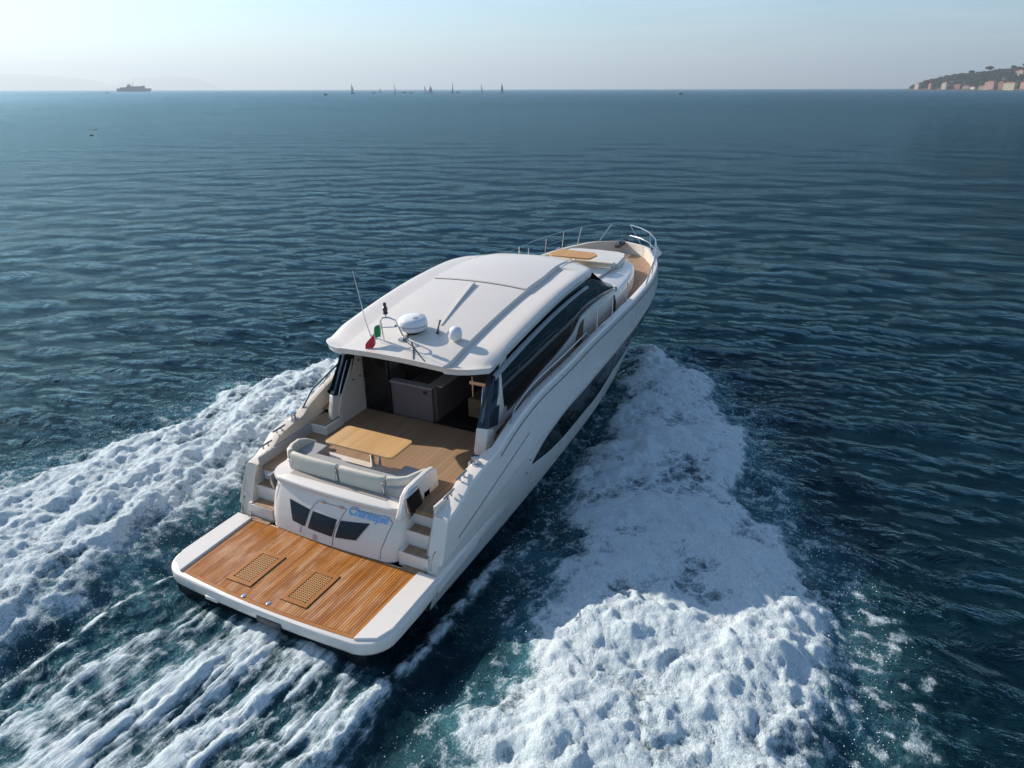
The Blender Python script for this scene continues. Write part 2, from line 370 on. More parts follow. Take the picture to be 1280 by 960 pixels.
# wind ripples, long-crested across the wind
rot = (0, 0, -(YAW - .12))
w1 = q.noise(q.scaled(o, (1.0, .5, 1), rot), 1.0, 7, .66, .5)
w2 = q.noise(q.scaled(o, (1.0, .45, 1), rot), .19, 5, .6, .4)
w3 = q.noise(q.scaled(o, (1.0, .5, 1), (0, 0, -.1)), 5.0, 4, .6, .3)
gm = q.mapr(covm, 0, 1, 1, .15)
w5 = q.noise(q.scaled(o, (1.0, .35, 1), rot), .045, 6, .68, .3)
b1 = q.n('Bump'); b1.inputs['Distance'].default_value = .38; q.l(gm, b1.inputs['Strength']); q.l(w1, b1.inputs['Height'])
b2 = q.n('Bump'); b2.inputs['Distance'].default_value = .7; q.l(q.math('MULTIPLY', gm, .8), b2.inputs['Strength']); q.l(w2, b2.inputs['Height']); b5 = q.n('Bump'); b5.inputs['Distance'].default_value = 6; q.l(q.mapr(pd.outputs['Value'], 60, 400, 0, .8), b5.inputs['Strength']); q.l(w5, b5.inputs['Height']); q.l(b1.outputs[0], b5.inputs['Normal'])
q.l(b5.outputs[0], b2.inputs['Normal'])
b3 = q.n('Bump'); b3.inputs['Distance'].default_value = .05; b3.inputs['Strength'].default_value = .7; q.l(w3, b3.inputs['Height']); q.l(b2.outputs[0], b3.inputs['Normal'])
b4 = q.n('Bump'); b4.inputs['Distance'].default_value = .09; q.l(covm, b4.inputs['Strength']); q.l(q.math('ADD', q.math('ADD', nf2, nf), q.math('MULTIPLY', nf3, .5)), b4.inputs['Height']); q.l(b3.outputs[0], b4.inputs['Normal'])
q.l(b4.outputs[0], q.b.inputs['Normal'])
dfw = q.n('BsdfDiffuse'); q.l(watc, dfw.inputs['Color']); q.l(b3.outputs[0], dfw.inputs['Normal'])
glw = q.n('BsdfGlossy'); glw.inputs['Color'].default_value = (.50, .745, .84, 1); q.l(rgh, glw.inputs['Roughness']); q.l(b3.outputs[0], glw.inputs['Normal'])
frw = q.n('Fresnel'); frw.inputs['IOR'].default_value = 1.26; q.l(b3.outputs[0], frw.inputs['Normal'])
mx1 = q.n('MixShader'); q.l(frw.outputs[0], mx1.inputs[0]); q.l(dfw.outputs[0], mx1.inputs[1]); q.l(glw.outputs[0], mx1.inputs[2])
mx2 = q.n('MixShader'); q.l(covm, mx2.inputs[0]); q.l(mx1.outputs[0], mx2.inputs[1]); q.l(q.b.outputs[0], mx2.inputs[2])
q.l(mx2.outputs[0], q.t.nodes['Material Output'].inputs['Surface'])

# spray: droplets thrown up along the edges of the wake
rng = np.random.RandomState(8)
edge = np.exp(-(sS / .45) ** 2) + np.exp(-(sP / .45) ** 2) * 1.2 + .5 * np.clip(r1 + r2, 0, 1) * start + .12 * f * rough_near
edge *= (x > -4) & (np.abs(y) > 2.0 * (x > .2)) & (x < 16)
p = edge / edge.sum(); pick = rng.choice(len(x), 11000, p=p)
hx = x[pick] + rng.normal(0, .06, 11000); hy = y[pick] + rng.normal(0, .06, 11000); hz = z[pick] + rng.exponential(.10, 11000) + .01
rad = np.clip(rng.lognormal(-5.15, .45, 11000), .003, .016)
octv = np.array([(1, 0, 0), (-1, 0, 0), (0, 1, 0), (0, -1, 0), (0, 0, 1), (0, 0, -1)], float); octf = np.array([(0, 2, 4), (2, 1, 4), (1, 3, 4), (3, 0, 4), (2, 0, 5), (1, 2, 5), (3, 1, 5), (0, 3, 5)])
vv = (np.stack([hx, hy, hz], -1)[:, None, :] + octv[None] * rad[:, None, None]).reshape(-1, 3)
ff = (octf[None] + 6 * np.arange(11000)[:, None, None]).reshape(-1, 3)
sm = D.meshes.new('sea_spray'); sm.from_pydata(vv.tolist(), [], ff.tolist()); sm.materials.append(mat('spray', (.82, .84, .85), .3))
sp_o = D.objects.new('sea_spray', sm); COL.objects.link(sp_o)
tag(sp_o, 'fine white spray droplets thrown up along the wake edges', 'spray', kind='stuff')

# ================================================================== YACHT
boat = empty('motor_yacht'); boat.rotation_euler = (0, -0.040486, 0)
tag(boat, 'large white motor yacht with teak stern platform speeding ahead through its wake', 'yacht')
XS = [2.2, 4, 6, 8, 10, 12, 14, 16, 17.5, 18.6, 19.3, 19.6]
g = curve(XS, [2.45, 2.5, 2.53, 2.55, 2.55, 2.54, 2.48, 2.30, 1.95, 1.45, .85, .08])
zo = curve([2.2, 2.6, 3.0, 3.5, 4.2, 4.6, 5.2, 6.05, 8, 10, 12, 14, 16, 18, 19.6], [1.50, 1.54, 1.66, 1.83, 1.93, 2.0, 2.2, 2.38, 2.48, 2.56, 2.58, 2.57, 2.58, 2.62, 2.66])
zk = curve([2.2, 3.4, 6.3, 8.2, 10.8, 12.5, 16, 19.6], [.72, .91, 1.29, 1.5, 1.62, 1.66, 1.85, 2.2])
yc = curve([2.2, 6, 9, 12, 15, 17.5, 18.8, 19.6], [2.22, 2.24, 2.2, 2.08, 1.7, .95, .35, .04])
zc = curve([2.2, 9, 12, 16, 18.5, 19.6], [-.30, -.22, -.14, .18, .85, 1.6])
zkeel = curve([0, 14, 16, 17.5, 18.6, 19.3, 19.6], [-.75, -.7, -.45, .1, .85, 1.6, 2.2])
def section(x):
    G = g(x); K = zk(x); w = min(1, G / .4)
    return [(G - .02, zo(x)), (G + .01, zo(x) - .05), (G + .03 * w, K + .34 * (zo(x) - K)), (G + .03 * w, K), (G - .03, K - .012), (G - .045, K - .07), (G * .985, K - .25 - .0), ((G * .985 * .35 + yc(x) * .65), zc(x) + .30 * (K - zc(x)) ), (yc(x), zc(x)), (yc(x) - .1 * w, zc(x) - .07), (.0, zkeel(x))]
def ysurf(x, zz):
    s = section(x); zs = [p[1] for p in s][::-1]; ys = [p[0] for p in s][::-1]
    return float(np.interp(zz, zs, ys))
def shear(x, zz): return .45 * max(0, zz - .47) * max(0, 1 - (x - 2.2) / 1.2) if x < 3.4 else 0
st = list(np.linspace(2.2, 3.4, 7)) + list(np.arange(3.8, 16, .4)) + list(np.arange(16, 19.59, .2)) + [19.6]
hull = MB()
for s in (1, -1):
    rows = [[(xx + shear(xx, zz), s * yy, zz) for yy, zz in section(xx)] for xx in st]
    hull.grid(rows)
    # aft faces of the quarters
inn = lambda xx: max(g(xx) - .30, .02) if xx < 4.6 else max(g(xx) - .17, .0)
deck = curve([2.2, 4.9, 6, 8, 12, 19.6], [1.45, 1.74, 1.98, 2.14, 2.22, 2.26])
hullo = obj('hull', hull, M['gel'], boat, ang=28)
b = MB()
xs3 = [.35, 1, 2.25]
b.grid([[(xx, s_ * 2.2 if s_ else 0, zz) for s_, zz in ((1, .3), (1, 0), (0, -.75), (-1, 0), (-1, .3))] for xx in xs3]); b.add([(.35, 2.2, .3), (.35, 2.2, 0), (.35, 0, -.75), (.35, -2.2, 0), (.35, -2.2, .3)], [(0, 1, 2, 3, 4)])
obj('hull_bottom', b, M['navy'], boat)
for s in (1, -1):
    # bulwark: cap, inner face, aft end face
    b = MB(); rows = []
    for xx in st:
        G = g(xx) - .02; I = min(inn(xx), G); zt = zo(xx)
        dz = 1.0 if xx < 4.6 else deck(xx) - .1
        lip = min(G, I + .02)
        zi = zt - (.0 if xx < 2.75 or xx > 4.7 else .0)
        rows.append([(xx + shear(xx, zt), s * G, zt), (xx + shear(xx, zt), s * (G + I) / 2, zt + .015), (xx + shear(xx, zt), s * I, zt), (xx + shear(xx, 1.2), s * max(I - .0, 0), (zt + dz) / 2), (xx + shear(xx, .6) * 0, s * max(I - .03, 0), min(dz, zt - .2) if xx > 2.6 else .45)])
    b.grid(rows)
    xx = 2.2; S_ = section(xx)
    ends = [(xx + shear(xx, zz), s * yy, zz) for yy, zz in S_[:7]] + [(xx, s * 2.35, .3)]
    I = inn(xx); b.add(ends + [(xx, s * (I - .03), .3), (xx + shear(xx, 1.0), s * I, 1.0), (xx + shear(xx, zo(xx)), s * I, zo(xx))], [tuple(range(len(ends) + 3))])
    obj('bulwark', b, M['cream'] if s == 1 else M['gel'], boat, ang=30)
    # mooring shelf recessed in the quarter
    b = MB(); b.prism([(2.72, s * (inn(2.8) - .06)), (4.5, s * (inn(4.5) - .06)), (4.5, s * inn(4.5)), (2.72, s * inn(2.8))], 1.0, 1.66)
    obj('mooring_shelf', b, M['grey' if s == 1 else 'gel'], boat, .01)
    # antifouling edge under the chine
    b = MB(); b.grid([[(xx, s * (yc(xx) + .008), zc(xx) + .02), (xx, s * (yc(xx) - .1 + .005), zc(xx) - .08), (xx, s * (yc(xx) - .25 if yc(xx) > .3 else 0), zc(xx) - .16)] for xx in np.arange(2.25, 18, .4)])
    obj('boot_stripe', b, M['navy'], boat)
    # ledge running forward from the platform
    b = MB(); b.grid([[(xx, s * (ysurf(xx, .3) - .01), .16), (xx, s * (ysurf(xx, .4) + .10 * (1 - (xx - 2.1) / 3.2)), .26), (xx, s * (ysurf(xx, .4) + .10 * (1 - (xx - 2.1) / 3.2)), .46), (xx, s * (ysurf(xx, .5) - .02), .53)] for xx in np.linspace(2.1, 5.2, 14)])
    obj('rubbing_strake', b, M['gel'], boat, ang=40)
    # crease line above the knuckle
    b = MB(); b.grid([[(xx, s * (ysurf(xx, zk(xx) + dz) + .006), zk(xx) + dz) for dz in (.42 - .12 * (5.4 - xx), .44 - .12 * (5.4 - xx))] for xx in np.linspace(2.9, 5.9, 14)])
    obj('styling_line', b, M['seam'], boat)
    b = MB(); b.grid([[(xx, s * (ysurf(xx, zk(xx) - .02) + .012), zk(xx) - .005), (xx, s * (ysurf(xx, zk(xx) - .05) + .008), zk(xx) - .03)] for xx in np.linspace(3.0, 18.8, 50)])
    obj('styling_line', b, M['seam'], boat)
    b = MB(); b.grid([[(xx, s * (ysurf(xx, zo(xx) - .17) + .010), zo(xx) - .17), (xx, s * (ysurf(xx, zo(xx) - .195) + .010), zo(xx) - .195)] for xx in np.linspace(4.6, 19.0, 50)])
    obj('gunwale_line', b, M['seam'], boat)
    # long hull window
    zt_ = curve([6.25, 6.6, 7.6, 9.4, 11, 13, 15, 16.9], [.76, .98, 1.22, 1.33, 1.42, 1.50, 1.62, 1.74]); zb_ = curve([6.25, 6.6, 7.4, 8.2, 9.6, 10.9, 11.9, 13.2, 15, 16.9], [.72, .64, .48, .41, .42, .46, .70, .90, 1.12, 1.5])
    b = MB(); b.grid([[(xx, s * (ysurf(xx, zb_(xx) + t * (zt_(xx) - zb_(xx))) + .012), zb_(xx) + t * (zt_(xx) - zb_(xx))) for t in np.linspace(0, 1, 5)] for xx in np.linspace(6.25, 16.9, 44)])
    hw = obj('hull_window', b, M['hullglass'], boat)
    for px_, pz_ in ((8.5, .95), (12.9, 1.3)):
        b = MB(); yy = ysurf(px_, pz_) + .02
        ring = [(px_ + .13 * math.cos(a_), s * yy, pz_ + .10 * math.sin(a_)) for a_ in np.linspace(0, 6.283, 17)]
        b.tube(ring, .012, 6); obj('porthole', b, M['metaldark'], hw)
    for px_ in (9.9, 11.6):
        b = MB(); b.tube([(px_, s * (ysurf(px_, z_) + .014), z_) for z_ in np.linspace(zb_(px_) + .01, zt_(px_) - .01, 4)], .008, 4); obj('mullion', b, M['rubber'], hw)
    b = MB(); b.tube([(3.0 + .05, s * (ysurf(3, .62) + .03), .62), (3.35, s * (ysurf(3.3, .66) + .03), .66)], .012, 6)
    # vertical grab handle on the quarter
    b = MB(); hx0 = 2.2 + .45 * .16
    b.tube([(hx0 - .02, s * 2.3, .62), (hx0 - .07, s * 2.3, .64), (hx0 + .06, s * 2.31, .92), (hx0 + .13, s * 2.31, .94)], .014, 8)
    obj('grab_handle', b, M['steel'], boat)
    for vx, vz in ((6.0, .62), (6.05, .95)):
        b = MB(); yy = ysurf(vx, vz); b.tube([(vx, s * (yy - .01), vz), (vx, s * (yy + .015), vz)], .022, 10); obj('drain_outlet', b, M['metaldark'], boat)

# ---------- bathing platform
def plat_outline(e=0):
    pts = []
    hw = 2.52 - e
    P = [(2.2, hw - .04)] + [(1.6, hw), (1.0, hw)]
    c = (.82, hw - .55)
    for k in range(1, 9):
        a = R(90 + 82 * k / 8); P.append((c[0] + (.55) * math.cos(a) * 1.0 + e * .3, c[1] + .55 * math.sin(a)))
    for yy in (1.4, .9, .45, 0): P.append((.20 + e + .055 * (yy / 1.9) ** 2, yy))
    return P + [(p[0], -p[1]) for p in P[::-1] if p[1] > 0]
b = MB()
ol = plat_outline(); rows = []
for e, zz in ((.09, .22), (.012, .27), (0, .31), (0, .45), (.012, .485), (.04, .50)): rows.append([(p[0], p[1], zz) for p in plat_outline(e)])
b.grid(rows, True, True)
plat = obj('swim_platform', b, M['gel'], boat, ang=40)
b = MB()
def teak_out(e):
    P = [(2.17, 2.02 - e)] + [(.36 + e, 1.97 - e)] + [(.27 + e + .09 * (yy / 1.97) ** 2, yy) for yy in (1.4, .8, .3, 0)]
    return P + [(p[0], -p[1]) for p in P[::-1] if p[1] > 0]
b.prism(teak_out(0), .49, .508)
obj('teak_margin', b, M['teakf'], plat)
b = MB(); b.prism([p for p in teak_out(.07)], .50, .513)
obj('teak_deck', b, M['teakp'], plat)
for s in (1, -1):
    b = MB(); b.prism([(2.2, s * 2.04), (.34, s * 2.0), (.5, s * 2.35), (.8, s * 2.46), (2.2, s * 2.44)], .49, .545)
    obj('raised_edge', b, M['gel'], plat, .012)
for yc_ in (.78, -.52):
    fr = MB(); x0, x1, w_ = .66, 1.40, .20
    b = MB(); b.box(x0 - .10, x1 + .10, yc_ - w_ - .10, yc_ + w_ + .10, .505, .5165); obj('grating_joint', b, M['rubber'], plat)
    for a_ in ((x0 - .09, x0, yc_ - w_ - .09, yc_ + w_ + .09), (x1, x1 + .09, yc_ - w_ - .09, yc_ + w_ + .09), (x0, x1, yc_ - w_ - .09, yc_ - w_), (x0, x1, yc_ + w_, yc_ + w_ + .09)): fr.box(*a_, .505, .534)
    go = obj('grating', fr, M['teakf'], plat, .003)
    b = MB(); b.box(x0, x1, yc_ - w_, yc_ + w_, .505, .517); obj('grating_well', b, M['navy'], go)
    b = MB()
    for k in range(1, 9): yy = yc_ - w_ + 2 * w_ * k / 9; b.box(x0, x1, yy - .0095, yy + .0095, .512, .530)
    for k in range(1, 15): xx = x0 + (x1 - x0) * k / 15; b.box(xx - .010, xx + .010, yc_ - w_, yc_ + w_, .514, .528)
    obj('grating_bars', b, mat('grating_teak', (.50, .25, .085), .45), go)
for xx, yy in ((.36, .42), (.40, -.12)):
    b = MB(); b.lathe((xx, yy, .51), ((.045, 0), (.045, .008), (.03, .014), (.0, .012)), 14); obj('deck_fitting', b, M['steel'], plat)
b = MB(); b.box(.18, .24, -.55, -.02 + .02, .25, .37); obj('stern_light', b, M['metaldark'], plat, .01)
b = MB(); b.box(.19, .26, .95, 1.25, .27, .35); obj('ladder_hatch', b, M['gel'], plat, .01)

# ---------- transom garage and sofa
def modrow(xa, hwid, r, xf=3.62, n=7):
    P = [(xf, hwid), (xf - .5, hwid), (xa + .9, hwid)]
    for k in range(n + 1):
        a = R(90 + 90 * k / n); P.append((xa + r + r * math.cos(a), hwid - r + r * math.sin(a)))
    for t in (.75, .45, .15): P.append((xa - .05 * (1 - t * t), t * (hwid - r)))
    return P + [(p[0], -p[1]) for p in P[::-1]]
face = lambda zz: 2.17 + .30 * max(0, (zz - .47) / 1.0) ** 1.6
mod = MB(); rows = []
for zz, hw_, r_ in ((.47, 1.46, .22), (.53, 1.58, .3), (.75, 1.62, .34), (1.0, 1.62, .34), (1.25, 1.61, .34), (1.45, 1.60, .34)):
    rows.append([(p[0], p[1], zz) for p in modrow(face(zz) + (.06 if zz < .5 else 0), hw_, r_)])
mod.grid(rows, True, True)
module = obj('transom_locker', mod, M['gel'], boat, ang=40)
co = MB(); rows = []
for ex, zz in ((.02, 1.42), (-.05, 1.47), (-.06, 1.545), (-.035, 1.575), (.3, 1.585)):
    rows.append([(p[0], p[1], zz) for p in modrow(face(1.45) + ex, 1.63 - max(ex, -.02) - (.3 if ex > .2 else 0) * .6, .38 - (.12 if ex > .2 else 0))])
co.grid(rows, True, True)
obj('coaming', co, M['gel'], module, ang=50)
def on_face(yy, zz, off=.008):
    hw_ = 1.61; r_ = .34; xa = face(zz)
    a = abs(yy)
    if a < hw_ - r_: t = a / (hw_ - r_); xx = xa - .05 * (1 - t * t)
    else: d = a - (hw_ - r_); xx = xa + r_ - math.sqrt(max(r_ * r_ - d * d, 0))
    return (xx - off, yy, zz)
def facepatch(name, quad, m, par, off, n=6):
    (y0, z0), (y1, z1), (y2, z2), (y3, z3) = quad   # top-left, top-right, bottom-right, bottom-left
    rows = []
    for i in range(n + 1):
        t = i / n; r0 = (y0 + (y3 - y0) * t, z0 + (z3 - z0) * t); r1_ = (y1 + (y2 - y1) * t, z1 + (z2 - z1) * t)
        rows.append([on_face(r0[0] + (r1_[0] - r0[0]) * k / n, r0[1] + (r1_[1] - r0[1]) * k / n, off) for k in range(n + 1)])
    b = MB(); b.grid(rows); return obj(name, b, m, par)
for qd in (((1.02, 1.20), (.47, 1.13), (.58, .77), (.90, .80)), ((.40, 1.12), (-.20, 1.10), (-.10, .74), (.50, .76)), ((-.28, 1.10), (-.94, 1.19), (-.66, .81), (-.18, .75))):
    wdw = facepatch('window', qd, M['transglass'], module, .010)
    cy = sum(p[0] for p in qd) / 4; cz = sum(p[1] for p in qd) / 4
    inner_q = tuple((cy + (p[0] - cy) * .80, cz + (p[1] - cz) * .72) for p in qd)
    facepatch('pane', inner_q, M['transglass'], wdw, .016)
def faceline(name, pts, r, m, par, off=.0):
    b = MB(); path = []
    for (ya, za), (yb, zb2) in zip(pts[:-1], pts[1:]):
        for k in range(8): t = k / 8; path.append(on_face(ya + (yb - ya) * t, za + (zb2 - za) * t, off))
    path.append(on_face(*pts[-1], off)); b.tube(path, r, 5); return obj(name, b, m, par)
faceline('hatch_seam', [(.72, .60), (.58, 1.0), (.30, 1.33), (-.38, 1.33), (-.16, .9), (-.10, .55)], .006, M['seam'], module)
faceline('hatch_seam', [(-.45, 1.36), (-1.32, 1.37), (-1.40, 1.28), (-1.22, .75), (-1.20, .56)], .006, M['seam'], module)
faceline('hatch_seam', [(1.40, .60), (1.46, .9), (1.36, 1.38), (.36, 1.40)], .005, M['gel'], module)
for yy in (.18, -.25):
    b = MB(); p0 = on_face(yy, 1.34, .012); b.box(p0[0] - .015, p0[0] + .01, yy - .045, yy + .045, 1.315, 1.365); obj('hinge', b, M['steel'], module, .006)
# crest
b = MB(); b.add([on_face(.33 + dy, .60 + dz, .014) for dy, dz in ((0, -.07), (-.05, -.02), (-.055, .05), (0, .07), (.055, .05), (.05, -.02))], [(0, 1, 2, 3, 4, 5)])
obj('emblem', b, mat('emblem_metal', (.45, .5, .6), .3, metal=.6), module)
# name
mname = mat('name_paint', (.05, .25, .6), .4); q = N(mname)
sp = q.n('SeparateXYZ'); q.l(q.obj(), sp.inputs[0])
q.l(q.mix(q.mapr(sp.outputs[1], -.42, -.75), q.mix(q.mapr(sp.outputs[2], 1.44, 1.36), (.75, .35, .40), (.10, .42, .78)), (.16, .42, .80)), q.b.inputs['Base Color'])
tc = D.curves.new('nm', 'FONT'); tc.body = 'Chantepie'; tc.size = .25; tc.shear = .3; tc.offset = .004; tc.space_character = .93
to = D.objects.new('nm', tc); COL.objects.link(to); dg = bpy.context.evaluated_depsgraph_get(); dg.update()
tm = D.meshes.new_from_object(to.evaluated_get(dg)); D.objects.remove(to)
bm_ = bmesh.new(); bm_.from_mesh(tm); bmesh.ops.triangulate(bm_, faces=bm_.faces); bmesh.ops.subdivide_edges(bm_, edges=bm_.edges, cuts=3, use_grid_fill=True); bm_.to_mesh(tm); bm_.free()
wd = max(v.co.x for v in tm.vertices)
for v in tm.vertices:
    yy = -.42 - v.co.x * (.90 / wd); v.co = Vector(on_face(yy, 1.262 + v.co.y * .9 - 0.015 * (v.co.x / wd), .012))
tm.materials.clear(); tm.materials.append(mname)
no = D.objects.new('name_lettering', tm); COL.objects.link(no); no.parent = module
# side window of the locker (starboard and port)
for s in (1, -1):
    z_ = .0 if s == -1 else -.35
    b = MB(); yy = s * 1.642
    b.sheet([(2.47, yy, 1.84 + z_), (2.92, yy, 1.86 + z_), (3.04, yy, 1.44 + z_), (2.56, yy, 1.34 + z_)], (0, s, 0), .05); wo = obj('side_window_frame', b, M['steel'], module, .012)
    b = MB(); b.sheet([(2.52, yy + s * .03, 1.80 + z_), (2.88, yy + s * .03, 1.82 + z_), (2.98, yy + s * .03, 1.47 + z_), (2.60, yy + s * .03, 1.39 + z_)], (0, s, 0), .028); obj('pane', b, M['blackglass'], wo)
b = MB(); b.box(2.60, 2.73, -1.15, 1.2, 1.58, 1.592); obj('coaming_shade_strip', b, M['wellshade'], module, .01)  # tan strip added to paint the shaded recess behind the cushions
# sofa
sofa_seat = MB()
sofa_seat.prism([(3.55, 1.45), (2.85, 1.45), (2.75, 1.3), (2.75, -1.3), (2.85, -1.45), (3.55, -1.45), (3.55, -.95), (3.2, -.95), (3.2, .95), (3.55, .95)], 1.5, 1.80)
obj('seat_cushion', sofa_seat, M['cushgrey'], boat, .04)
b = MB(); b.prism([(3.58, 1.50), (2.7, 1.50), (2.7, -1.50), (3.58, -1.50), (3.58, -.97), (3.22, -.97), (3.22, .97), (3.58, .97)], 1.43, 1.56); obj('seat_base', b, M['gel'], boat, .01)
def backrest(path, zb, zt, th, name='back_cushion'):
    b = MB(); n = len(path); rows = []
    for i, p in enumerate(path):
        p = Vector((*p, 0)); t = Vector((*path[min(i + 1, n - 1)], 0)) - Vector((*path[max(i - 1, 0)], 0)); t.normalize(); nn = Vector((-t.y, t.x, 0))
        ztt = zt(i / (n - 1)) if callable(zt) else zt
        rows.append([tuple(p + nn * a + Vector((0, 0, zz))) for a, zz in ((-th, zb), (-th * 1.05, (zb + ztt) / 2), (-th * .95, ztt - .05), (-th * .5, ztt - .005), (0, ztt), (th * .5, ztt - .005), (th * .95, ztt - .05), (th * 1.0, (zb + ztt) / 2), (th, zb))])
    b.grid(rows, True, True); return obj(name, b, M['cushion'], boat, .012, ang=60)
arcP = [(3.62, 1.36), (3.45, 1.44), (3.25, 1.47), (3.05, 1.46), (2.92, 1.41), (2.85, 1.32)]
backrest(arcP, 1.58, lambda t: 1.78 + .2 * min(1, t * 3), .075)
backrest([(2.83, 1.28), (2.80, 1.0), (2.79, .6), (2.79, .12)], 1.60, 1.95, .07)
backrest([(2.79, .04), (2.79, -.4), (2.80, -.85), (2.83, -1.0)], 1.60, 1.95, .07)
backrest([(2.84, -1.03), (2.89, -1.22), (3.0, -1.38), (3.2, -1.46), (3.45, -1.45), (3.66, -1.38)], 1.58, lambda t: 1.95 - .17 * max(0, t * 3 - 2), .075)
for yy in (.08, -1.02):
    b = MB(); b.tube([(2.72, yy, 1.60), (2.70, yy, 1.88), (2.78, yy, 1.95)], .018, 8); obj('cushion_support', b, M['steel'], boat)
for s in (1, -1):
    zt_s = 1.93 if s == -1 else 1.74
    b = MB(); ya, yb_ = sorted((s * 1.50, s * 1.635)); P_ = [(2.36, 1.47), (2.45, 1.60), (2.55, zt_s - .12), (2.72, zt_s - .02), (3.0, zt_s), (3.4, zt_s), (3.58, zt_s - .03), (3.66, zt_s - .14), (3.68, 1.46), (2.36, 1.40)]
    if s == 1: P_ = [(2.9 + (p[0] - 2.36) * .55, p[1]) for p in P_]
    b.add([(p[0], ya, p[1]) for p in P_] + [(p[0], yb_, p[1]) for p in P_], [tuple(range(10)), tuple(range(10, 20))[::-1]] + [(i, 10 + i, 10 + (i + 1) % 10, (i + 1) % 10) for i in range(10)])
    obj('sofa_side', b, M['gel'], boat, .04, seg=3)
# cockpit table
b = MB(); b.prism(rrect(3.20, 3.97, -.90, .75, .09), 2.07, 2.115); tb = obj('cockpit_table', b, M['teakt'], boat, .008)
b = MB()
b.tube([(3.55, -.15, 1.46), (3.55, -.15, 2.07)], .045, 12).tube([(3.62, -.27, 1.46), (3.6, -.27, 2.07)], .03, 10).lathe((3.57, -.2, 1.455), ((.2, 0), (.2, .02), (.05, .03)), 16)
obj('leg', b, M['steel'], tb)

# ---------- cockpit floor, stairs
b = MB(); b.box(3.4, 5.85, -2.24, 2.24, 1.36, 1.455); b.box(2.75, 3.4, 1.55, 2.24, 1.36, 1.454); b.box(2.75, 3.4, -2.24, -1.55, 1.36, 1.454); b.box(3.0, 3.4, -1.5, 1.5, 1.36, 1.452)
obj('cockpit_floor', b, M['teakc'], boat)
for s in (1, -1):
    b = MB(); y0, y1 = sorted((s * 1.55, s * 2.2))
    b.box(2.28, 3.0, y0, y1, .47, .79); b.box(2.53, 3.0, y0, y1, .79, 1.11); b.box(2.77, 3.0, y0, y1, 1.11, 1.43)
    so_ = obj('stairs', b, M['gel'], boat, .008)
    for x0, x1, zz in ((2.285, 2.53, .79), (2.535, 2.77, 1.11)):
        b = MB(); b.box(x0 + .01, x1 - .01, y0 + .03, y1 - .1, zz, zz + .012); obj('tread', b, M['teakc'], so_)
    b = MB(); b.box(2.04 + .1, 2.28, y0 + .02, y1 - .12, .495, .525); obj('tread', b, M['teakc'], so_)
    # mooring gear on the quarter shelf
    sh = 1.665; cb = 0
    for cx in (3.05, 3.5):
        b = MB(); yy = s * (inn(cx) + .08); zt = zo(cx) + .012
        b.tube([(cx - .06, yy, zt), (cx - .06, yy, zt + .07)], .022, 8).tube([(cx + .08, yy, zt), (cx + .08, yy, zt + .07)], .022, 8).tube([(cx - .17, yy, zt + .08), (cx + .19, yy, zt + .08)], .022, 8)
        obj('cleat', b, M['steel'], boat)
    b = MB(); cx = 4.0; b.lathe((cx, s * (inn(cx) + .1), zo(cx)), ((.10, 0), (.10, .03), (.06, .05), (.055, .12), (.085, .15), (.085, .17), (.04, .19)), 18)
    obj('warping_winch', b, M['steel'], boat)
    b = MB(); xs_ = (2.74, 3.12); b.box(2.72, 3.55, *sorted((s * (inn(3) + .02), s * (inn(3) + .2))), zo(2.9) - .2, zo(2.72) + .02)

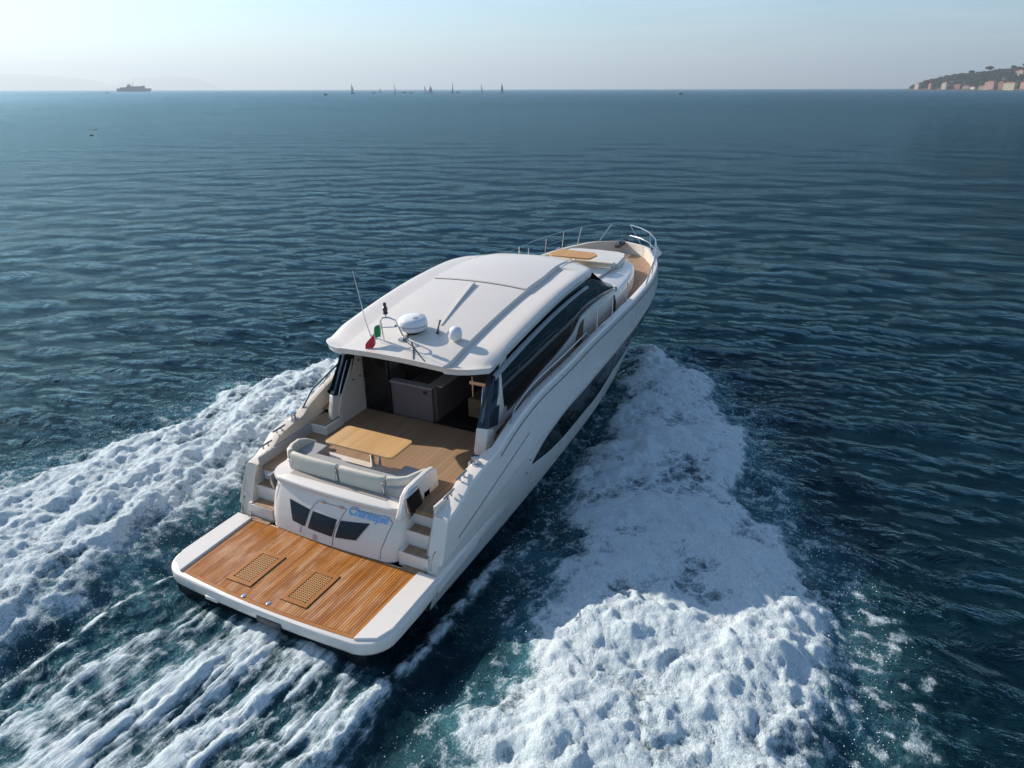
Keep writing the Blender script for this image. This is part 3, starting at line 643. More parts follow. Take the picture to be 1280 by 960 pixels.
# ---------- cockpit side panels carrying the roof
for s in (1, -1):
    y0 = 1.78 if s == 1 else 1.95
    b = MB(); yb = s * (y0 - .02); yt = s * 1.86
    b.sheet([(4.92, yb, 1.45), (5.86, yb, 1.45), (6.05, yt, 3.52), (5.75, yt, 3.4), (5.52, s * (y0 + .02), 2.75), (5.05, s * (y0 + .01), 2.1), (4.88, yb, 1.8)], (0, s, 0), .10)
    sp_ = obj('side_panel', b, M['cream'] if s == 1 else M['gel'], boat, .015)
    b = MB(); b.sheet([(4.86, s * (y0 - .015), 2.12), (5.09, s * (y0 - .015), 2.12), (5.66, s * 1.83, 3.0), (5.88, s * 1.85, 3.45), (5.62, s * 1.84, 3.35), (5.38, s * 1.82, 2.86)], (0, s, 0), .12)
    b = MB(); b.tube([(4.90, s * (y0 - .045), 2.2), (4.98, s * (y0 - .055), 2.4), (5.35, s * 1.76, 2.9)], .016, 8); obj('grab_rail', b, M['steel'], sp_)
    b = MB(); yo_ = s * (y0 + .17 if s == -1 else y0 + .17); yi_ = s * (y0 - .08 if s == -1 else y0 + .03)
    b.add([(4.74, yi_, 1.45), (4.78, yo_, 1.45), (5.1, yo_, 1.45), (5.1, yi_, 1.45), (4.66, yi_, 1.75), (4.70, yo_, 1.75), (5.1, yo_, 1.75), (5.1, yi_, 1.75), (4.80, yi_, 2.22), (4.84, yo_, 2.22), (5.15, yo_, 2.10), (5.15, yi_, 2.10)],
          [(3, 2, 1, 0), (0, 1, 5, 4), (1, 2, 6, 5), (2, 3, 7, 6), (3, 0, 4, 7), (4, 5, 9, 8), (5, 6, 10, 9), (6, 7, 11, 10), (7, 4, 8, 11), (8, 9, 10, 11)])
    obj('pillar', b, M['gel'], boat, .025, seg=3)
    b = MB(); yo2 = s * 1.97
    b.add([(4.81, yi_, 2.22), (4.85, yo_, 2.22), (5.3, yo_, 2.10), (5.3, yi_, 2.10), (5.62, s * 1.80, 3.42), (5.64, s * 1.93, 3.40), (6.0, s * 1.93, 3.45), (6.0, s * 1.80, 3.47)], [(3, 2, 1, 0), (0, 1, 5, 4), (1, 2, 6, 5), (2, 3, 7, 6), (3, 0, 4, 7), (4, 5, 6, 7)])
    obj('pillar_glass', b, M['bluedark'], boat, .02)
    if s == 1:
        for dx, dz in ((5.5, 2.35), (5.75, 2.35), (5.75, 2.75)):
            b = MB(); b.tube([(dx, yb + .02, dz), (dx, yb - .012, dz)], .018, 8); obj('press_stud', b, M['metaldark'], sp_)
    # quarter wall between cockpit and side deck
    b = MB(); b.box(4.95, 5.95, *sorted((s * (y0 + .08), s * 2.03)), 1.4, 2.02); obj('quarter_wall', b, M['gel'], boat, .03)
    b = MB(); b.box(4.35, 4.95, *sorted((s * (y0 - .05), s * 2.25)), 1.44, 1.66); sd = obj('side_deck_step', b, M['gel'], boat, .015)
    b = MB(); b.box(4.38, 4.93, *sorted((s * y0, s * 2.2)), 1.66, 1.672); obj('tread', b, M['teakc'], sd)

# ---------- side decks, foredeck
for s in (1, -1):
    b = MB(); b.grid([[(xx, s * 1.99, deck(xx)), (xx, s * min(g(xx) - .15, 2.4), deck(xx))] for xx in np.arange(4.95, 14.1, .35)])
    obj('side_deck', b, M['teakc'], boat)
b = MB(); b.grid([[(xx, (g(xx) - .16) * t, deck(xx)) for t in np.linspace(-1, 1, 9)] for xx in list(np.arange(13.9, 19.3, .3)) + [19.3]])
obj('foredeck', b, M['teakc'], boat)

# ---------- saloon
zedge = curve([4.9, 5.15, 6, 7.3, 9, 10.7, 12, 12.9], [3.40, 3.45, 3.60, 3.78, 3.92, 3.91, 3.71, 3.45])
hroof = curve([4.9, 5.15, 9, 10.7, 11.7, 12.3, 12.9], [2.06, 2.07, 2.07, 2.0, 1.80, 1.62, 1.35])
BOT = [(5.15, 1.97, 2.03), (8.8, 1.98, 2.28), (9.8, 1.98, 2.62), (10.6, 1.98, 2.93), (12.7, 1.93, 2.92)]
zg = curve([5.0, 6.5, 7.8, 8.8, 9.9, 10.2, 10.5, 12.75], [2.03, 2.12, 2.33, 2.44, 2.72, 2.90, 2.93, 2.95])
for s in (1, -1):
    # white lower wall
    b = MB(); b.grid([[(xx, s * 2.0, deck(xx) - .25), (xx, s * 2.035, zg(xx) - .06), (xx, s * 2.02, zg(xx)), (xx, s * 1.93, zg(xx) + .01)] for xx in np.linspace(5.0, 12.85, 34)])
    wl = obj('saloon_wall', b, M['gel'], boat, ang=40)
    b = MB(); b.sheet([(5.32, s * 2.02, 1.62), (6.42, s * 2.035, 1.87), (6.50, s * 2.045, 2.05), (5.34, s * 2.03, 1.90)], (0, s, 0), .02); obj('quarter_window', b, M['blackglass'], wl, .006)
    # big side glass: leans in to the roof
    b = MB(); xs_ = np.linspace(4.85, 12.75, 40); rows = []
    for xx in xs_:
        zb2 = zg(max(xx, 5.0)) if xx > 5.1 else 2.02 + .9 * (5.1 - xx)
        zt2 = max(zb2 + .02, (zedge(xx) - .20) if xx > 5.5 else 2.35 + 1.0 * (xx - 4.85) * 1.35)
        if xx > 10.95: zt2 = max(zb2 + .02, 3.74 - (xx - 10.95) * .36)
        yb2 = 1.99; yt2 = min(1.93, hroof(min(xx, 12.2)) - .05) + .0 if xx < 11 else 1.92 - .02 * (xx - 11)
        rows.append([(xx, s * (yb2 + (yt2 - yb2) * t + .05 * math.sin(math.pi * t)), zb2 + (zt2 - zb2) * t) for t in np.linspace(0, 1, 6)])
    b.grid(rows); sg = obj('side_glass', b, M['glass'], boat)
    # pale frame strip under the roof edge
    b = MB(); rows = []
    for xx in np.linspace(5.35, 10.6, 26):
        t = (xx - 5.35) / 5.25; zz = zedge(xx) - .31 - .02 * math.sin(t * math.pi); ww = .10 * (1 - .65 * t)
        rows.append([(xx, s * 2.03, zz - ww), (xx, s * 2.06, zz - ww * .9), (xx, s * 2.05, zz), (xx, s * 2.0, zz + .02)])
    b.grid(rows); obj('frame_strip', b, M['grey'], sg, ang=50)
    # dark boarding locker panel in the wall
    b = MB(); b.sheet([(9.85, s * 2.03, 1.98), (10.15, s * 2.03, 1.98), (10.25, s * 2.05, 2.84), (10.0, s * 2.05, 2.72), (9.80, s * 2.05, 2.45)], (0, s, 0), .03); obj('locker_door', b, M['wood'], wl, .006)
    # side handrail over glass
    b = MB(); path = [(5.2, s * 2.44, zo(5.2) + .04), (5.5, s * 2.42, zo(5.5) + .20)] + [(xx, s * (g(xx) - .12), zo(xx) + .22) for xx in np.arange(6, 9.6, .5)] + [(9.75, s * 2.42, zo(9.75) + .02)]
    b.tube(path, .016, 8)
    for xx in (6.2, 7.3, 8.4): b.tube([(xx, s * (g(xx) - .11), zo(xx)), (xx, s * (g(xx) - .12), zo(xx) + .22)], .011, 6)
    obj('handrail', b, M['steel'], boat)
# port cockpit rail
b = MB(); b.tube([(4.40, 2.40, zo(4.4)), (4.78, 2.40, zo(4.78) + .22), (6.1, 2.38, zo(6.1) + .26), (6.5, 2.36, zo(6.5) + .22)], .02, 8); obj('handrail', b, M['metaldark'], boat)
# windscreen: from the brow down to the coachroof
b = MB(); b.grid([[(12.72 - .15 * (t / 1.0) ** 2, t * 1.35, 3.50 - .05 * t * t), (13.6 - .85 * t * t, t * 1.9, 2.98)] for t in np.linspace(-1, 1, 15)]); obj('windscreen', b, M['glass'], boat)
b = MB(); b.grid([[(13.55 - .85 * t * t, t * 1.92, 3.0), (13.95 - .9 * t * t, t * 2.0, 2.93), (14.0 - .9 * t * t, t * 2.03, 2.3)] for t in np.linspace(-1, 1, 15)]); obj('windscreen_sill', b, M['gel'], boat, ang=50)
# interior
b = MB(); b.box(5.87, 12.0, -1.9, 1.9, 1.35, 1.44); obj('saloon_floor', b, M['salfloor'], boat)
b = MB(); b.box(11.6, 11.7, -1.9, 1.9, 1.44, 3.3); obj('forward_bulkhead', b, M['sat'], boat)
b = MB(); b.box(5.9, 6.0, -.1, 1.02, 1.44, 2.28); b.box(6.0, 8.4, -.16, -.02, 1.44, 2.28); b.box(6.0, 8.4, .55, 1.05, 1.44, 1.95)
cab = obj('galley_cabinet', b, M['sat'], boat, .006)
b = MB(); b.box(5.86, 6.06, -.14, 1.04, 2.28, 2.32); b.box(6.06, 8.4, -.30, .06, 2.28, 2.32); obj('worktop', b, M['sattop'], cab, .006)
b = MB(); b.box(5.885, 5.90, .02, .12, 2.12, 2.2); obj('socket', b, M['rubber'], cab)
b = MB(); b.box(7.6, 8.4, .2, 1.85, 1.44, 2.9); b.box(7.57, 7.6, .2, .56, 1.5, 2.85); b.box(7.57, 7.6, .6, 1.0, 1.5, 2.85); obj('galley_locker', b, M['sat'], boat, .006)
b = MB(); b.box(5.86, 5.93, 1.04, 1.72, 1.44, 3.25); obj('sliding_door', b, M['blackglass'], boat, .006)
b = MB(); b.box(5.84, 5.90, 1.02, 1.06, 1.44, 3.25); b.box(5.83, 5.86, 1.03, 1.055, 2.1, 2.4); obj('door_frame', b, M['metaldark'], boat)
b = MB(); b.box(6.2, 6.75, -1.45, -.86, 1.62, 2.08); wu = obj('saloon_chest', b, M['wood'], boat, .02)
b = MB(); b.box(6.18, 6.2, -1.22, -1.1, 1.85, 1.87); obj('handle', b, M['metaldark'], wu)
b = MB(); b.tube([(6.45, -1.15, 2.08), (6.45, -1.15, 2.42)], .05, 10).box(6.25, 6.7, -1.4, -.9, 2.42, 2.5); b.tube([(6.3, -.95, 2.08), (6.3, -.95, 2.6)], .03, 8).tube([(6.3, -1.3, 2.35), (6.9, -1.3, 2.35)], .03, 8); obj('helm_stool', b, M['steel'], boat)
b = MB(); b.box(8.0, 11.5, -1.85, -1.1, 1.44, 2.2); obj('saloon_sofa', b, M['wood'], boat, .05)

# ---------- hardtop
def crown(xx): return .15
def prof0(xx, yy):
    t = min(abs(yy) / hroof(xx), 1); return zedge(xx) + .05 + .15 * (1 - t * t) - (.055 * ((t - .93) / .07) ** 2 if t > .93 else 0)
def prof(xx, yy):
    W = hroof(xx); t = min(abs(yy) / W, 1); zz = zedge(xx) + .05 + crown(xx) * (1 - t * t)
    a = abs(yy)
    yi = 1.28 - max(0, xx - 9.5) * .10; yo = yi + .60
    if 4.5 < xx < 10.55 and yi < a < yo:
        dpt = .09; zz -= dpt * min(1, (a - yi) / .02) * max(0, (yo - a) / .60) * min(1, (10.55 - xx) / .03) * min(1, max(.1, (xx - 4.55) / .22))
    if 8.45 < xx < 11.5 and a < yi: zz += .03
    # rim rolls over at the outer edge
    if t > .93: zz -= .055 * ((t - .93) / .07) ** 2 * min(1, max(.15, (xx - 4.8) / 1.6))
    return zz
xr = sorted(set([round(v, 3) for v in list(np.linspace(4.6, 12.9, 60)) + [4.64, 4.68, 4.8] + [8.44, 8.47, 10.5, 10.53, 10.55, 10.57, 11.49, 11.52]]))
roofm = MB(); rows = []
def ycols(xx):
    W = hroof(xx); yi = 1.28 - max(0, xx - 9.5) * .10; yo = yi + .60
    half = [0, .3, .6, .9, yi - .1, yi - .002, yi + .02, yi + .10, yi + .2, yi + .3, yi + .45, yo]
    half += [yo + (W - yo) * k for k in (.15, .35, .55, .7, .82, .92, 1.0)]
    return [-h for h in half[::-1]] + half[1:]
def xadj(xx, yy):   # aft edge: corners sit further forward
    W = hroof(max(xx, 5.0)); t = min(abs(yy) / 2.07, 1)
    lo = 4.55 + .55 * t ** 6 + .04 * t; k = max(0, 1 - (xx - 4.6) / 1.2)
    xa = xx + (lo - 4.6) * k
    hi = 12.9 - 1.9 * t ** 3.2 if t > 0 else 12.9
    return xa
for xx in xr:
    rows.append([(xadj(xx, yy) - (0 if xx < 11 else .55 * ((abs(yy) / max(hroof(xx), .1)) ** 3) * (xx - 11) / 1.9), yy, prof(xx, yy)) for yy in ycols(xx)])
under = [[(p[0] + (.015 if i == 0 else 0), p[1] * .985, min(p[2], prof0(p[0], p[1])) - (.03 if i == 0 else .13)) for p in r] for i, r in enumerate(rows)]
roofm.grid(rows); o0 = len(roofm.v); roofm.grid(under)
nr, nc = len(rows), len(rows[0])
ring = [(0, j) for j in range(nc)] + [(i, nc - 1) for i in range(1, nr)] + [(nr - 1, j) for j in range(nc - 2, -1, -1)] + [(i, 0) for i in range(nr - 2, 0, -1)]
for k in range(len(ring)):
    a_, c_ = ring[k], ring[(k + 1) % len(ring)]; i0 = a_[0] * nc + a_[1]; i1 = c_[0] * nc + c_[1]; roofm.f.append((i0, i1, o0 + i1, o0 + i0))
roof = obj('hardtop', roofm, M['roof'], boat, ang=32)
def on_roof(xx, yy, dz=0): return (xx, yy, prof(xx, yy) + dz)
def seam(pts, r, m=M['seam'], name='roof_seam'):
    b = MB(); path = []
    for (xa, ya), (xb, yb) in zip(pts[:-1], pts[1:]):
        for k in range(10): t = k / 10; path.append(on_roof(xa + (xb - xa) * t, ya + (yb - ya) * t, .0))
    path.append(on_roof(*pts[-1])); b.tube(path, r, 5); return obj(name, b, m, roof)
seam([(8.44, -1.26), (8.44, 1.26)], .014); seam([(11.52, -1.0), (11.52, 1.0)], .008)
seam([(10.6, -1.3), (11.9, -1.1)], .008); seam([(10.6, 1.3), (11.9, 1.1)], .008)
for yy in (-1.1, 1.1): 
    b = MB(); b.tube([on_roof(11.95, yy, -.01), on_roof(11.95, yy, .02)], .025, 8); obj('roof_bolt', b, M['metaldark'], roof)
# black rail under the side edge: dark recess strip
# long low fin
b = MB(); rows = []
for k in range(12):
    t = k / 11; xx = 6.05 + 2.2 * t; yy = -.38 + .40 * t; h = .02 + .055 * t; zz = prof(xx, yy)
    rows.append([(xx, yy - .03, zz - .01), (xx, yy - .015, zz + h), (xx, yy + .015, zz + h), (xx, yy + .03, zz - .01)])
b.grid(rows, True, True); obj('roof_fin', b, M['roof'], roof)
# radar dome
rz = prof(5.6, .05)
b = MB(); b.lathe((5.62, .06, rz), ((.22, .05), (.29, .09), (.315, .14), (.315, .24), (.30, .30), (.24, .345), (.12, .365), (.02, .37)), 36)
rd = obj('radar_dome', b, M['plastic'], roof, ang=40)
b = MB(); b.lathe((5.62, .06, rz), ((.16, -.02), (.16, .05), (.2, .055)), 20); obj('radar_foot', b, M['rubber'], rd)
b = MB(); b.sheet([(5.50, -.10, rz + .362), (5.50, -.02, rz + .37), (5.86, -.02, rz + .345), (5.86, -.12, rz + .335)], (0, 0, 1), .008); obj('radar_recess', b, M['grey'], rd, .003)
b = MB(); b.lathe((5.62, .06, rz), ((.3165, .17), (.3175, .185), (.3165, .20)), 36); obj('radar_band', b, M['grey'], rd)
# satellite dome
sz = prof(5.62, -1.0)
b = MB(); b.lathe((5.62, -1.0, sz), ((.09, .02), (.125, .06), (.14, .13), (.135, .21), (.11, .265), (.06, .30), (.01, .31)), 24); sd_ = obj('satellite_dome', b, M['plastic'], roof, ang=50)
b = MB(); b.lathe((5.62, -1.0, sz), ((.07, -.02), (.075, .03)), 16); obj('dome_foot', b, M['cream'], sd_)
# horn
b = MB(); hz_ = prof(5.75, -.5); b.tube([(5.75, -.50, hz_ - .01), (5.75, -.50, hz_ + .10)], .012, 8).tube([(5.62, -.55, hz_ + .05), (5.8, -.47, hz_ + .12), (5.98, -.40, hz_ + .19)], .016, 8, [.035, .016, .028]); obj('horn', b, M['metaldark'], roof)
# mast
mz = prof(5.25, .3)
b = MB()
b.tube([(5.12, .48, mz - .01), (5.05, .47, mz + .45), (5.06, .42, mz + .52), (5.12, .30, mz + .52), (5.20, .20, mz + .45), (5.30, .10, mz + .05)], .018, 8)
b.tube([(5.06, .46, mz + .30), (5.22, .18, mz + .30)], .012, 6)
b.tube([(5.1, .36, mz + .52), (5.1, .36, mz + .62)], .018, 8); b.box(5.18, 5.45, .04, .16, mz + .0, mz + .05)
mast = obj('mast', b, M['steel'], roof)
b = MB(); b.lathe((5.1, .36, mz + .60), ((.05, 0), (.055, .03), (.04, .05), (.05, .07), (.05, .14), (.03, .16), (.035, .18), (.03, .24), (.01, .25)), 14); obj('anchor_light', b, M['metaldark'], mast)
b = MB(); b.lathe((5.24, .24, mz + .28), ((.03, 0), (.035, .03), (.01, .05)), 10); obj('mast_lamp', b, M['metaldark'], mast)
for dy, y1_, x1_ in ((.02, -.85, 4.62), (.30, -.45, 4.60)):
    b = MB(); b.tube([on_roof(5.3 - dy * .3, .25 - dy - .1, .012)] + [on_roof(5.3 + (x1_ - 5.3) * t, .0 + (y1_) * t - dy * .5, .01) for t in (.35, .7, .98)], .012, 6); obj('mast_foot_bar', b, M['metaldark'], roof)
# whip aerial
aqz = prof(5.25, .92)
b = MB(); b.tube([(5.25, .92, aqz - .01), (5.22, .92, aqz + .08), (5.12, .92, aqz + .4), (4.86, .90, aqz + 1.55)], .01, 6, [.022, .018, .010, .004]); b.tube([(5.15, .74, aqz + .02), (5.32, 1.02, aqz + .02)], .02, 6)
obj('whip_aerial', b, M['plastic'], roof)

# ---------- coachroof, sunpad, bow seating
cro = curve([12.6, 14, 15, 16, 16.8, 17.3, 17.6], [2.02, 1.88, 1.74, 1.52, 1.2, .78, .02])
b = MB(); rows = []
for xx in list(np.linspace(12.7, 17.4, 28)) + [17.5, 17.57, 17.6]:
    W = cro(xx); zt2 = 2.82 - .04 * (xx - 13); rows.append([(xx, W * 1.05, deck(xx) - .02), (xx, W * 1.05, deck(xx) + .35), (xx, W * 1.03, zt2 - .06), (xx, W * .985, zt2), (xx, W * .3, zt2 + .03), (xx, 0, zt2 + .035), (xx, -W * .3, zt2 + .03), (xx, -W * .98, zt2), (xx, -W * 1.03, zt2 - .06), (xx, -W * 1.05, deck(xx) + .35), (xx, -W * 1.05, deck(xx) - .02)])
b.grid(rows); obj('coachroof', b, M['gel'], boat, ang=50)
b = MB(); b.prism([(15.45, -1.22), (15.45, 1.22), (16.4, 1.14), (16.85, 1.02), (17.0, .7), (17.05, 0), (17.0, -.7), (16.85, -1.02), (16.4, -1.14)], 2.72, 2.93); obj('sunpad', b, M['sunpad'], boat, .05, seg=3)
b = MB(); b.prism([(16.75, -1.06), (16.9, -1.0), (17.05, -.7), (16.98, -.66)], 2.935, 2.95); 
b = MB(); b.prism([(13.6, -1.1), (13.6, 1.1), (15.4, 1.1), (15.4, -1.1)], 2.80, 2.86); obj('bow_seat', b, M['cream'], boat, .03)
b = MB(); b.box(15.2, 15.42, -1.15, 1.15, 2.8, 3.0); obj('seat_backrest', b, M['cushion'], boat, .05, seg=3)
b = MB(); b.prism([(14.42, .68), (14.55, .85), (15.05, .78), (15.27, .55), (15.2, -.5), (14.95, -.68), (14.5, -.62), (14.42, -.5)], 3.24, 3.29); bt = obj('bow_table', b, M['teakbow'], boat, .008)
b = MB(); b.tube([(14.8, .02, 2.85), (14.8, .02, 3.24)], .04, 10).tube([(14.85, .2, 2.85), (14.85, .2, 3.24)], .025, 8); obj('leg', b, M['steel'], bt)

# ---------- bow rails
def railpt(xx, s, h): return (xx, s * (g(xx) - .10), zo(xx) + h)
for s in (1, -1):
    for xx in ([11.6, 12.9, 14.2, 15.3] if s == 1 else [10.2, 11.4, 12.7]):
        h = .62
        b = MB(); b.tube([railpt(xx, s, -.02), railpt(xx + .03, s, h)], .014, 8); b.lathe((xx, s * (g(xx) - .1), zo(xx)), ((.035, 0), (.03, .02)), 10); obj('stanchion', b, M['steel'], boat)
b = MB(); b.tube([railpt(xx, 1, .60) for xx in np.arange(11.6, 16.1, .4)], .006, 5); obj('guard_wire', b, M['steel'], boat)
b = MB(); b.tube([railpt(xx, -1, .60) for xx in np.arange(10.2, 12.9, .4)], .006, 5); obj('guard_wire', b, M['steel'], boat)
for s in (-1, 1):
    b = MB(); k_ = 1 if s == -1 else .45
    top = [(19.3, s * .35, 3.36), (19.05, s * .82, 3.34), (18.6, s * 1.30, 3.30), (17.9, s * 1.72, 3.24), (17.0, s * 2.02, 3.14), (16.0, s * 2.25, 3.02), (15.2, s * 2.36, 2.86), (14.6, s * 2.42, 2.60)]
    if s == 1: top = top[:4] + [(17.0, 2.02, 3.22), (16, 2.22, 3.2)]
    b.tube(top, .022 * k_, 10)
    b.tube([(19.2, s * .38, 3.0), (18.9, s * .88, 3.0), (18.5, s * 1.3, 2.98), (17.85, s * 1.7, 2.95), (17.0, s * 1.98, 2.9)], .012 * k_, 6)
    for (tx, ty, tz), bx in (((19.3, .35, 3.36), 19.25), ((18.6, 1.3, 3.30), 18.5), ((17.9, 1.72, 3.24), 17.8), ((17.0, 2.02, 3.14), 16.9), ((16.0, 2.25, 3.02), 15.9)):
        b.tube([(bx, s * max(g(bx) - .1, .1), zo(bx) - .02), (tx, s * ty, tz)], .014, 8)
    obj('pulpit_rail', b, M['steel'], boat)
b = MB(); b.sheet([(17.1, -2.02, 3.22), (17.1, -1.80, 3.02), (17.1, -1.98, 2.76), (17.1, -2.20, 2.98)], (-1, 0, 0), .015); obj('rail_placard', b, M['plastic'], boat)
b = MB(); b.box(18.9, 19.9, -.09, .09, 2.55, 2.68); b.tube([(19.85, -.1, 2.66), (19.85, .1, 2.66)], .05, 10); b.tube([(19.2, 0, 2.72), (19.95, 0, 2.60), (20.0, 0, 2.3)], .035, 8); obj('anchor_roller', b, M['metaldark'], boat, .01)
b = MB(); b.lathe((18.6, .1, deck(18.6)), ((.14, 0), (.14, .1), (.09, .14), (.09, .2), (.05, .24)), 16); obj('windlass', b, M['steel'], boat)
for s in (1, -1):
    for xx in (10.6, 17.6):
        b = MB(); yy = s * (g(xx) - .09); zt = zo(xx); b.tube([(xx - .06, yy, zt), (xx - .06, yy, zt + .06)], .015, 6).tube([(xx + .06, yy, zt), (xx + .06, yy, zt + .06)], .015, 6).tube([(xx - .15, yy, zt + .065), (xx + .15, yy, zt + .065)], .016, 6); obj('cleat', b, M['steel'], boat)

# flag flying on the mast, a thing of its own
BM = Matrix.Rotation(-0.040486, 4, 'Y')
fo = empty('courtesy_flag', BM @ Vector((5.04, .50, mz + .05)))
tag(fo, 'small green, white and red flag on the roof mast of the yacht', 'flag')
def flagpart(name, t0, t1, m):
    b = MB(); rows = []
    for i in range(5):
        t = t0 + (t1 - t0) * i / 4
        rows.append([(-.30 * t + .02 * math.sin(9 * t + 3 * v), .10 * t + .05 * math.sin(7 * t), .52 * .62 - .02 - v * .26 - .30 * t * t) for v in np.linspace(0, 1, 4)])
    b.grid(rows); b2 = MB(); n = len(b.v); b2.v = b.v + [(v[0], v[1] - .004, v[2]) for v in b.v]; b2.f = b.f + [tuple(i + n for i in f_[::-1]) for f_ in b.f]
    return obj(name, b2, m, fo, fix=False)
flagpart('green_band', 0, .36, M['green']); flagpart('white_band', .36, .68, M['whitecloth']); flagpart('red_band', .68, 1.08, M['red'])
b = MB(); b.tube([(0, 0, -.15), (0, 0, .36)], .005, 5); obj('halyard', b, M['plastic'], fo)

# ================================================================== FAR THINGS
def at(brg, dist, z=0): a = R(brg); return Vector((CAMP.x + dist * math.cos(a), CAMP.y + dist * math.sin(a), z))
shipm = mat('ship_paint', (.17, .26, .36), .5); shipw = mat('ship_white', (.42, .45, .48), .5); shipd = mat('ship_dark', (.05, .06, .08), .6)
hullblue = mat('dark_hull', (.03, .05, .08), .5); sailw = mat('sail_cloth', (.70, .70, .68), .8); sailg = mat('sail_grey', (.42, .45, .49), .8); hullw = mat('white_hull', (.6, .6, .6), .4)
fe = empty('ferry', at(52.54, 4400), R(52.54 - 90 + 0)); tag(fe, 'grey ferry on the horizon with a funnel and long superstructure', 'ferry')
L = 156
b = MB(); b.grid([[(-L/2, -9, 0), (-L/2, -11, 9), (-L/2 - 2, -11, 15), (-L/2 - 2, 11, 15), (-L/2, 11, 9), (-L/2, 9, 0)], [(-L*.3, -12, 0), (-L*.3, -13, 9), (-L*.3, -13, 15), (-L*.3, 13, 15), (-L*.3, 13, 9), (-L*.3, 12, 0)], [(L*.3, -12, 0), (L*.3, -13, 9), (L*.3, -13, 15), (L*.3, 13, 15), (L*.3, 13, 9), (L*.3, 12, 0)], [(L*.47, -1, 0), (L/2 + 2, -2, 9), (L/2 + 5, -2, 15), (L/2 + 5, 2, 15), (L/2 + 2, 2, 9), (L*.47, 1, 0)]], True, True)
obj('hull', b, shipm, fe)
b = MB(); b.box(-L*.40, L*.34, -11, 11, 15, 20).box(-L*.22, L*.33, -10, 10, 20, 25).box(L*.25, L*.33, -10, 10, 25, 28); obj('superstructure', b, shipm, fe)
b = MB()
for zz in (16.4, 21.4): b.box(-L*.2, L*.32, -11.3, 11.3, zz, zz + 1.3)
obj('window_band', b, shipd, fe)
b = MB(); b.prism([(-L*.18, -4), (-L*.08, -4), (-L*.08, 4), (-L*.18, 4)], 25, 34); obj('funnel', b, shipm, fe)
b = MB(); b.tube([(-2, 0, 25), (-2, 0, 44)], .8, 6).box(-4, 0, -4, 4, 36, 37); obj('mast', b, shipd, fe)

def make_sail(name, brg, dist, H, label, two=True, dark=False, hullc=hullw, yaw=0, heel=4):
    e = empty(name, at(brg, dist), R(brg + 90 + yaw)); e.rotation_euler[0] = R(heel); tag(e, label, 'sailboat', 'sailing boats far off on the horizon')
    Lh = H * .75; b = MB()
    b.grid([[(-Lh/2, -.9, 0), (-Lh/2, -1.3, 1.3), (-Lh/2, 1.3, 1.3), (-Lh/2, .9, 0)], [(0, -1.5, -.2), (0, -2, 1.2), (0, 2, 1.2), (0, 1.5, -.2)], [(Lh/2 - 1, -.1, 0), (Lh/2, -.15, 1.6), (Lh/2, .15, 1.6), (Lh/2 - 1, .1, 0)]], True, True)
    obj('hull', b, hullc, e); b = MB(); b.box(-2.5, 1.5, -1, 1, 1.2, 1.9); obj('cabin', b, hullc, e, .1)
    b = MB(); b.tube([(.5, 0, 1), (.5, 0, H)], .12, 6).tube([(.5, 0, 2.6), (-Lh*.42, 0, 2.6)], .1, 6); obj('mast', b, shipd, e)
    def sail(nm, p0, p1, p2, m, bulge):
        n = 7; rows = []
        for i in range(n + 1):
            u = i / n; a_ = Vector(p0).lerp(Vector(p1), u); c_ = Vector(p2).lerp(Vector(p1), u)
            rows.append([a_.lerp(c_, v) + Vector((0, bulge * math.sin(math.pi * v) * (1 - u * .7), 0)) for v in np.linspace(0, 1, 5)])
        b = MB(); b.grid(rows); n_ = len(b.v); b.v += [(v[0], v[1] + .03, v[2]) for v in b.v[:n_]]; b.f += [tuple(i + n_ for i in f_[::-1]) for f_ in b.f[:]]
        obj(nm, b, m, e, fix=False)
    sail('mainsail', (.3, 0, 2.8), (.4, 0, H - .4), (-Lh*.42, 0, 2.8), sailg if dark else sailw, .6)
    if two: sail('jib', (Lh*.47, 0, 1.8), (.6, 0, H*.85), (.9, 0, 2.2), sailg if dark else sailw, .5)
make_sail('sailboat', 38.2, 1754, 22, 'leftmost sailboat on the horizon with pale main and jib', hullc=hullblue, yaw=60)
make_sail('sailboat', 36.25, 2300, 14, 'small faint sailboat just left of the first dark upright sail', two=False)
make_sail('sailboat', 35.16, 1705, 21, 'first dark upright narrow sail from the left, single mainsail', two=False, dark=True, yaw=70)
make_sail('sailboat', 33.0, 1950, 17, 'faint small sailboat left of the middle dark leaning sail', two=False, yaw=30)
make_sail('sailboat', 32.55, 1837, 19, 'dark mainsail leaning slightly in the middle of the fleet', two=True, dark=True, yaw=40, heel=7)
make_sail('sailboat', 31.01, 1811, 24, 'tallest sailboat right of the fleet centre with narrow dark sail', two=False, dark=True, yaw=65, heel=-6, hullc=hullblue)
make_sail('sailboat', 28.83, 1782, 20, 'second sailboat from the right with one dark upright sail', two=False, dark=True, yaw=60)
make_sail('sailboat', 27.3, 1763, 24, 'rightmost sailboat with two grey sails on the horizon', two=True, dark=True, yaw=62, heel=3)
